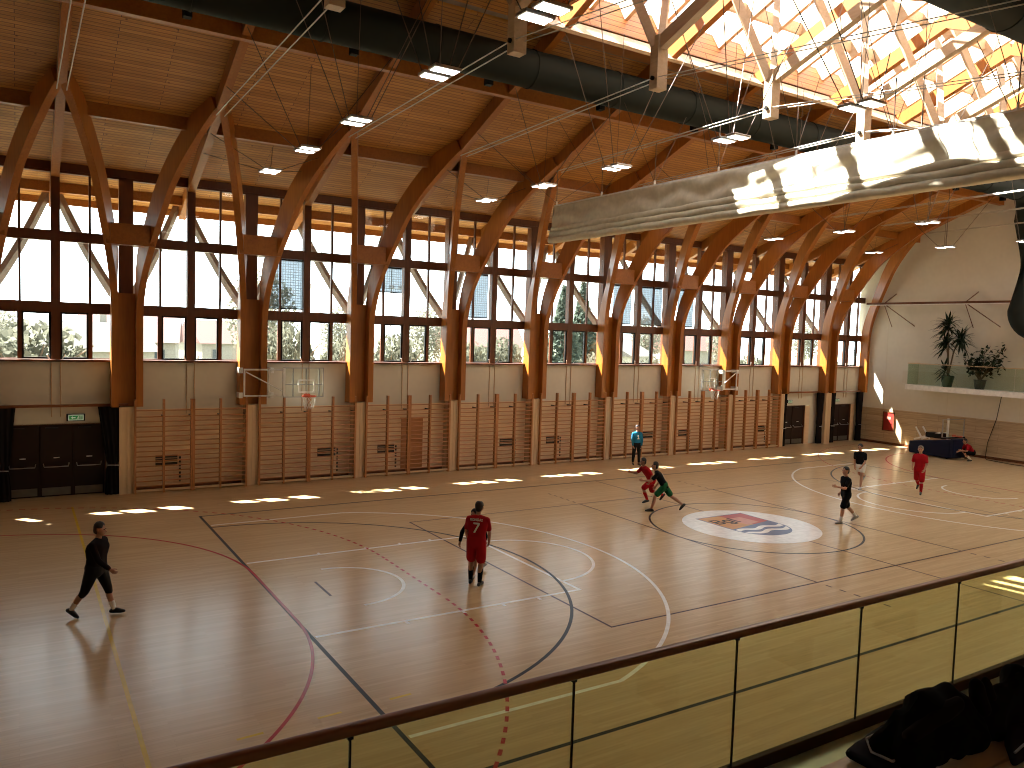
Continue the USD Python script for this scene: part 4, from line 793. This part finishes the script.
for i, x in enumerate(np.arange(.3, 57, 3.3)):
    y = 36+rg.uniform(-1.5, 2.5); xw = x*27.5/y; sc = rg.uniform(.98, 1.12) if 7.5 < xw < 21 else rg.uniform(.76, .86); L = (x+rg.uniform(-.6, .6), y, -.15)
    lab = bay_label('scrubby pale bush', L[0], y)
    if protob is None: protob = bush(L); tag(protob, lab, 'bush', 'hedge outside the windows')
    else: copy(protob, lab, 'bush', L, rz=rg.uniform(-.4, .4), scale=(.62, .62, sc*rg.uniform(.92, 1.06)))
pt = None
for i, (x, y, sc) in enumerate([(17, 66, .7), (26, 72, .75), (34, 70, .78), (58, 76, .8), (78, 88, .85), (96, 90, .9), (124, 96, .95), (-1.0, 66, .62)]):
    lab = bay_label('pale thin-crowned tree', x, y)
    if pt is None: pt = tree((x, y, -.15)); tag(pt, lab, 'tree', 'trees beyond the hedge')
    else: copy(pt, lab, 'tree', (x, y, -.15), rz=i, scale=(sc, sc, sc))
cf = conifer((41.6, 58, -.15)); tag(cf, 'dark conifer outside, nearer the middle of the window row', 'conifer', 'conifers outside'); copy(cf, 'slightly taller dark conifer outside, next to the first conifer', 'conifer', (46.0, 61, -.15), 1., scale=(1, 1, 1.08))
def house(loc, rz, w, d, h, roof, label, rm='house_roof'):
    b = thing('house', label, 'house', loc, rz); obj('house_wall', box((-w/2, -d/2, -.2), (w/2, d/2, h)), 'house_wall', b)
    v = [(-w/2-.4, -d/2-.5, h-.1), (w/2+.4, -d/2-.5, h-.1), (w/2+.4, d/2+.5, h-.1), (-w/2-.4, d/2+.5, h-.1), (-w/2-.4, 0, h+roof), (w/2+.4, 0, h+roof)]
    obj('roof', MB().add(v, [[0, 1, 5], [0, 5, 4], [2, 3, 4], [2, 4, 5], [0, 4, 3], [1, 2, 5], [0, 3, 2], [0, 2, 1]]), rm, b)
    for i in range(3):
        x = -w/2+w*(i+.5)/3; f = obj('house_window', box((x-.6, -d/2-.05, h-2.0), (x+.6, -d/2, h-.7)), 'house_wall', b); obj('house_pane', box((x-.5, -d/2-.07, h-1.9), (x+.5, -d/2-.04, h-.8)), 'house_glass', f)
    obj('chimney', box((w*.22, .5, h), (w*.22+.6, 1.1, h+roof+.7)), 'house_wall', b)
house((4.2, 80, -.15), .25, 11, 8, 3.0, 2.4, 'brown roofed house outside the first windows', 'roof_grey'); house((10.2, 92, -.15), -.2, 9, 8, 3.6, 2.6, 'red roofed house seen past the first column'); house((22.5, 102, -.15), .15, 10, 9, 3.4, 2.6, 'red roofed house outside the second bay')
house((52, 92, -.15), -.3, 10, 9, 3.9, 2.8, 'red roofed house with pale wall outside the fifth bay'); house((69, 84, -.15), .5, 9, 8, 3.2, 2.2, 'house with a teal panel outside the seventh bay', 'roof_grey'); house((97, 100, -.15), -.2, 12, 9, 3.8, 2.6, 'red roofed house beyond the far bays')
for i, (x, y, h, nm) in enumerate([(6.6, 55, 10.5, 'second'), (25.8, 60, 12, 'fourth'), (17.3, 52, 11, 'third')]):
    lp = thing('floodlight_pole', f'thin grey floodlight pole outside the {nm} bay', 'pole', (x, y, -.15)); obj('pole', MB().tube([(0, 0, 0), (0, 0, h)], [.09, .05], 7), 'pole', lp); obj('cross_arm', MB().bar((-1., 0, h*.74), (1., 0, h*.74), .06, .06), 'pole', lp)
    for dx in (-.8, 0, .8): obj('floodlight', rbox((dx-.2, -.2, h*.74), (dx+.2, .1, h*.74+.3), .02, 6), 'steel', lp)
# mesh blinds in some of the middle panes
for x0, x1, z0, lab in ((7.3, 8.52, 6.0, 'second'), (11.05, 12.3, 6.78, 'third'), (15.0, 16.05, 5.98, 'fourth'), (22.5, 23.55, 5.98, 'sixth'), (26.4, 27.4, 5.98, 'seventh'), (24.0, 25.4, 5.98, 'sixth, beyond its mullion')):
    bl = thing('mesh_blind', f'grey see-through mesh blind in the middle pane of the {lab} bay', 'blind', (x0, 27.62, z0)); obj('mesh', box((0, 0, .03), (x1-x0, .004, 7.74-z0)), 'blind_mesh', bl); obj('bottom_bar', box((0, -.01, 0), (x1-x0, .015, .035)), 'dark_metal', bl); obj('roller', MB().tube([(0, .01, 7.70-z0), (x1-x0, .01, 7.70-z0)], .03, 8), 'dark_metal', bl)
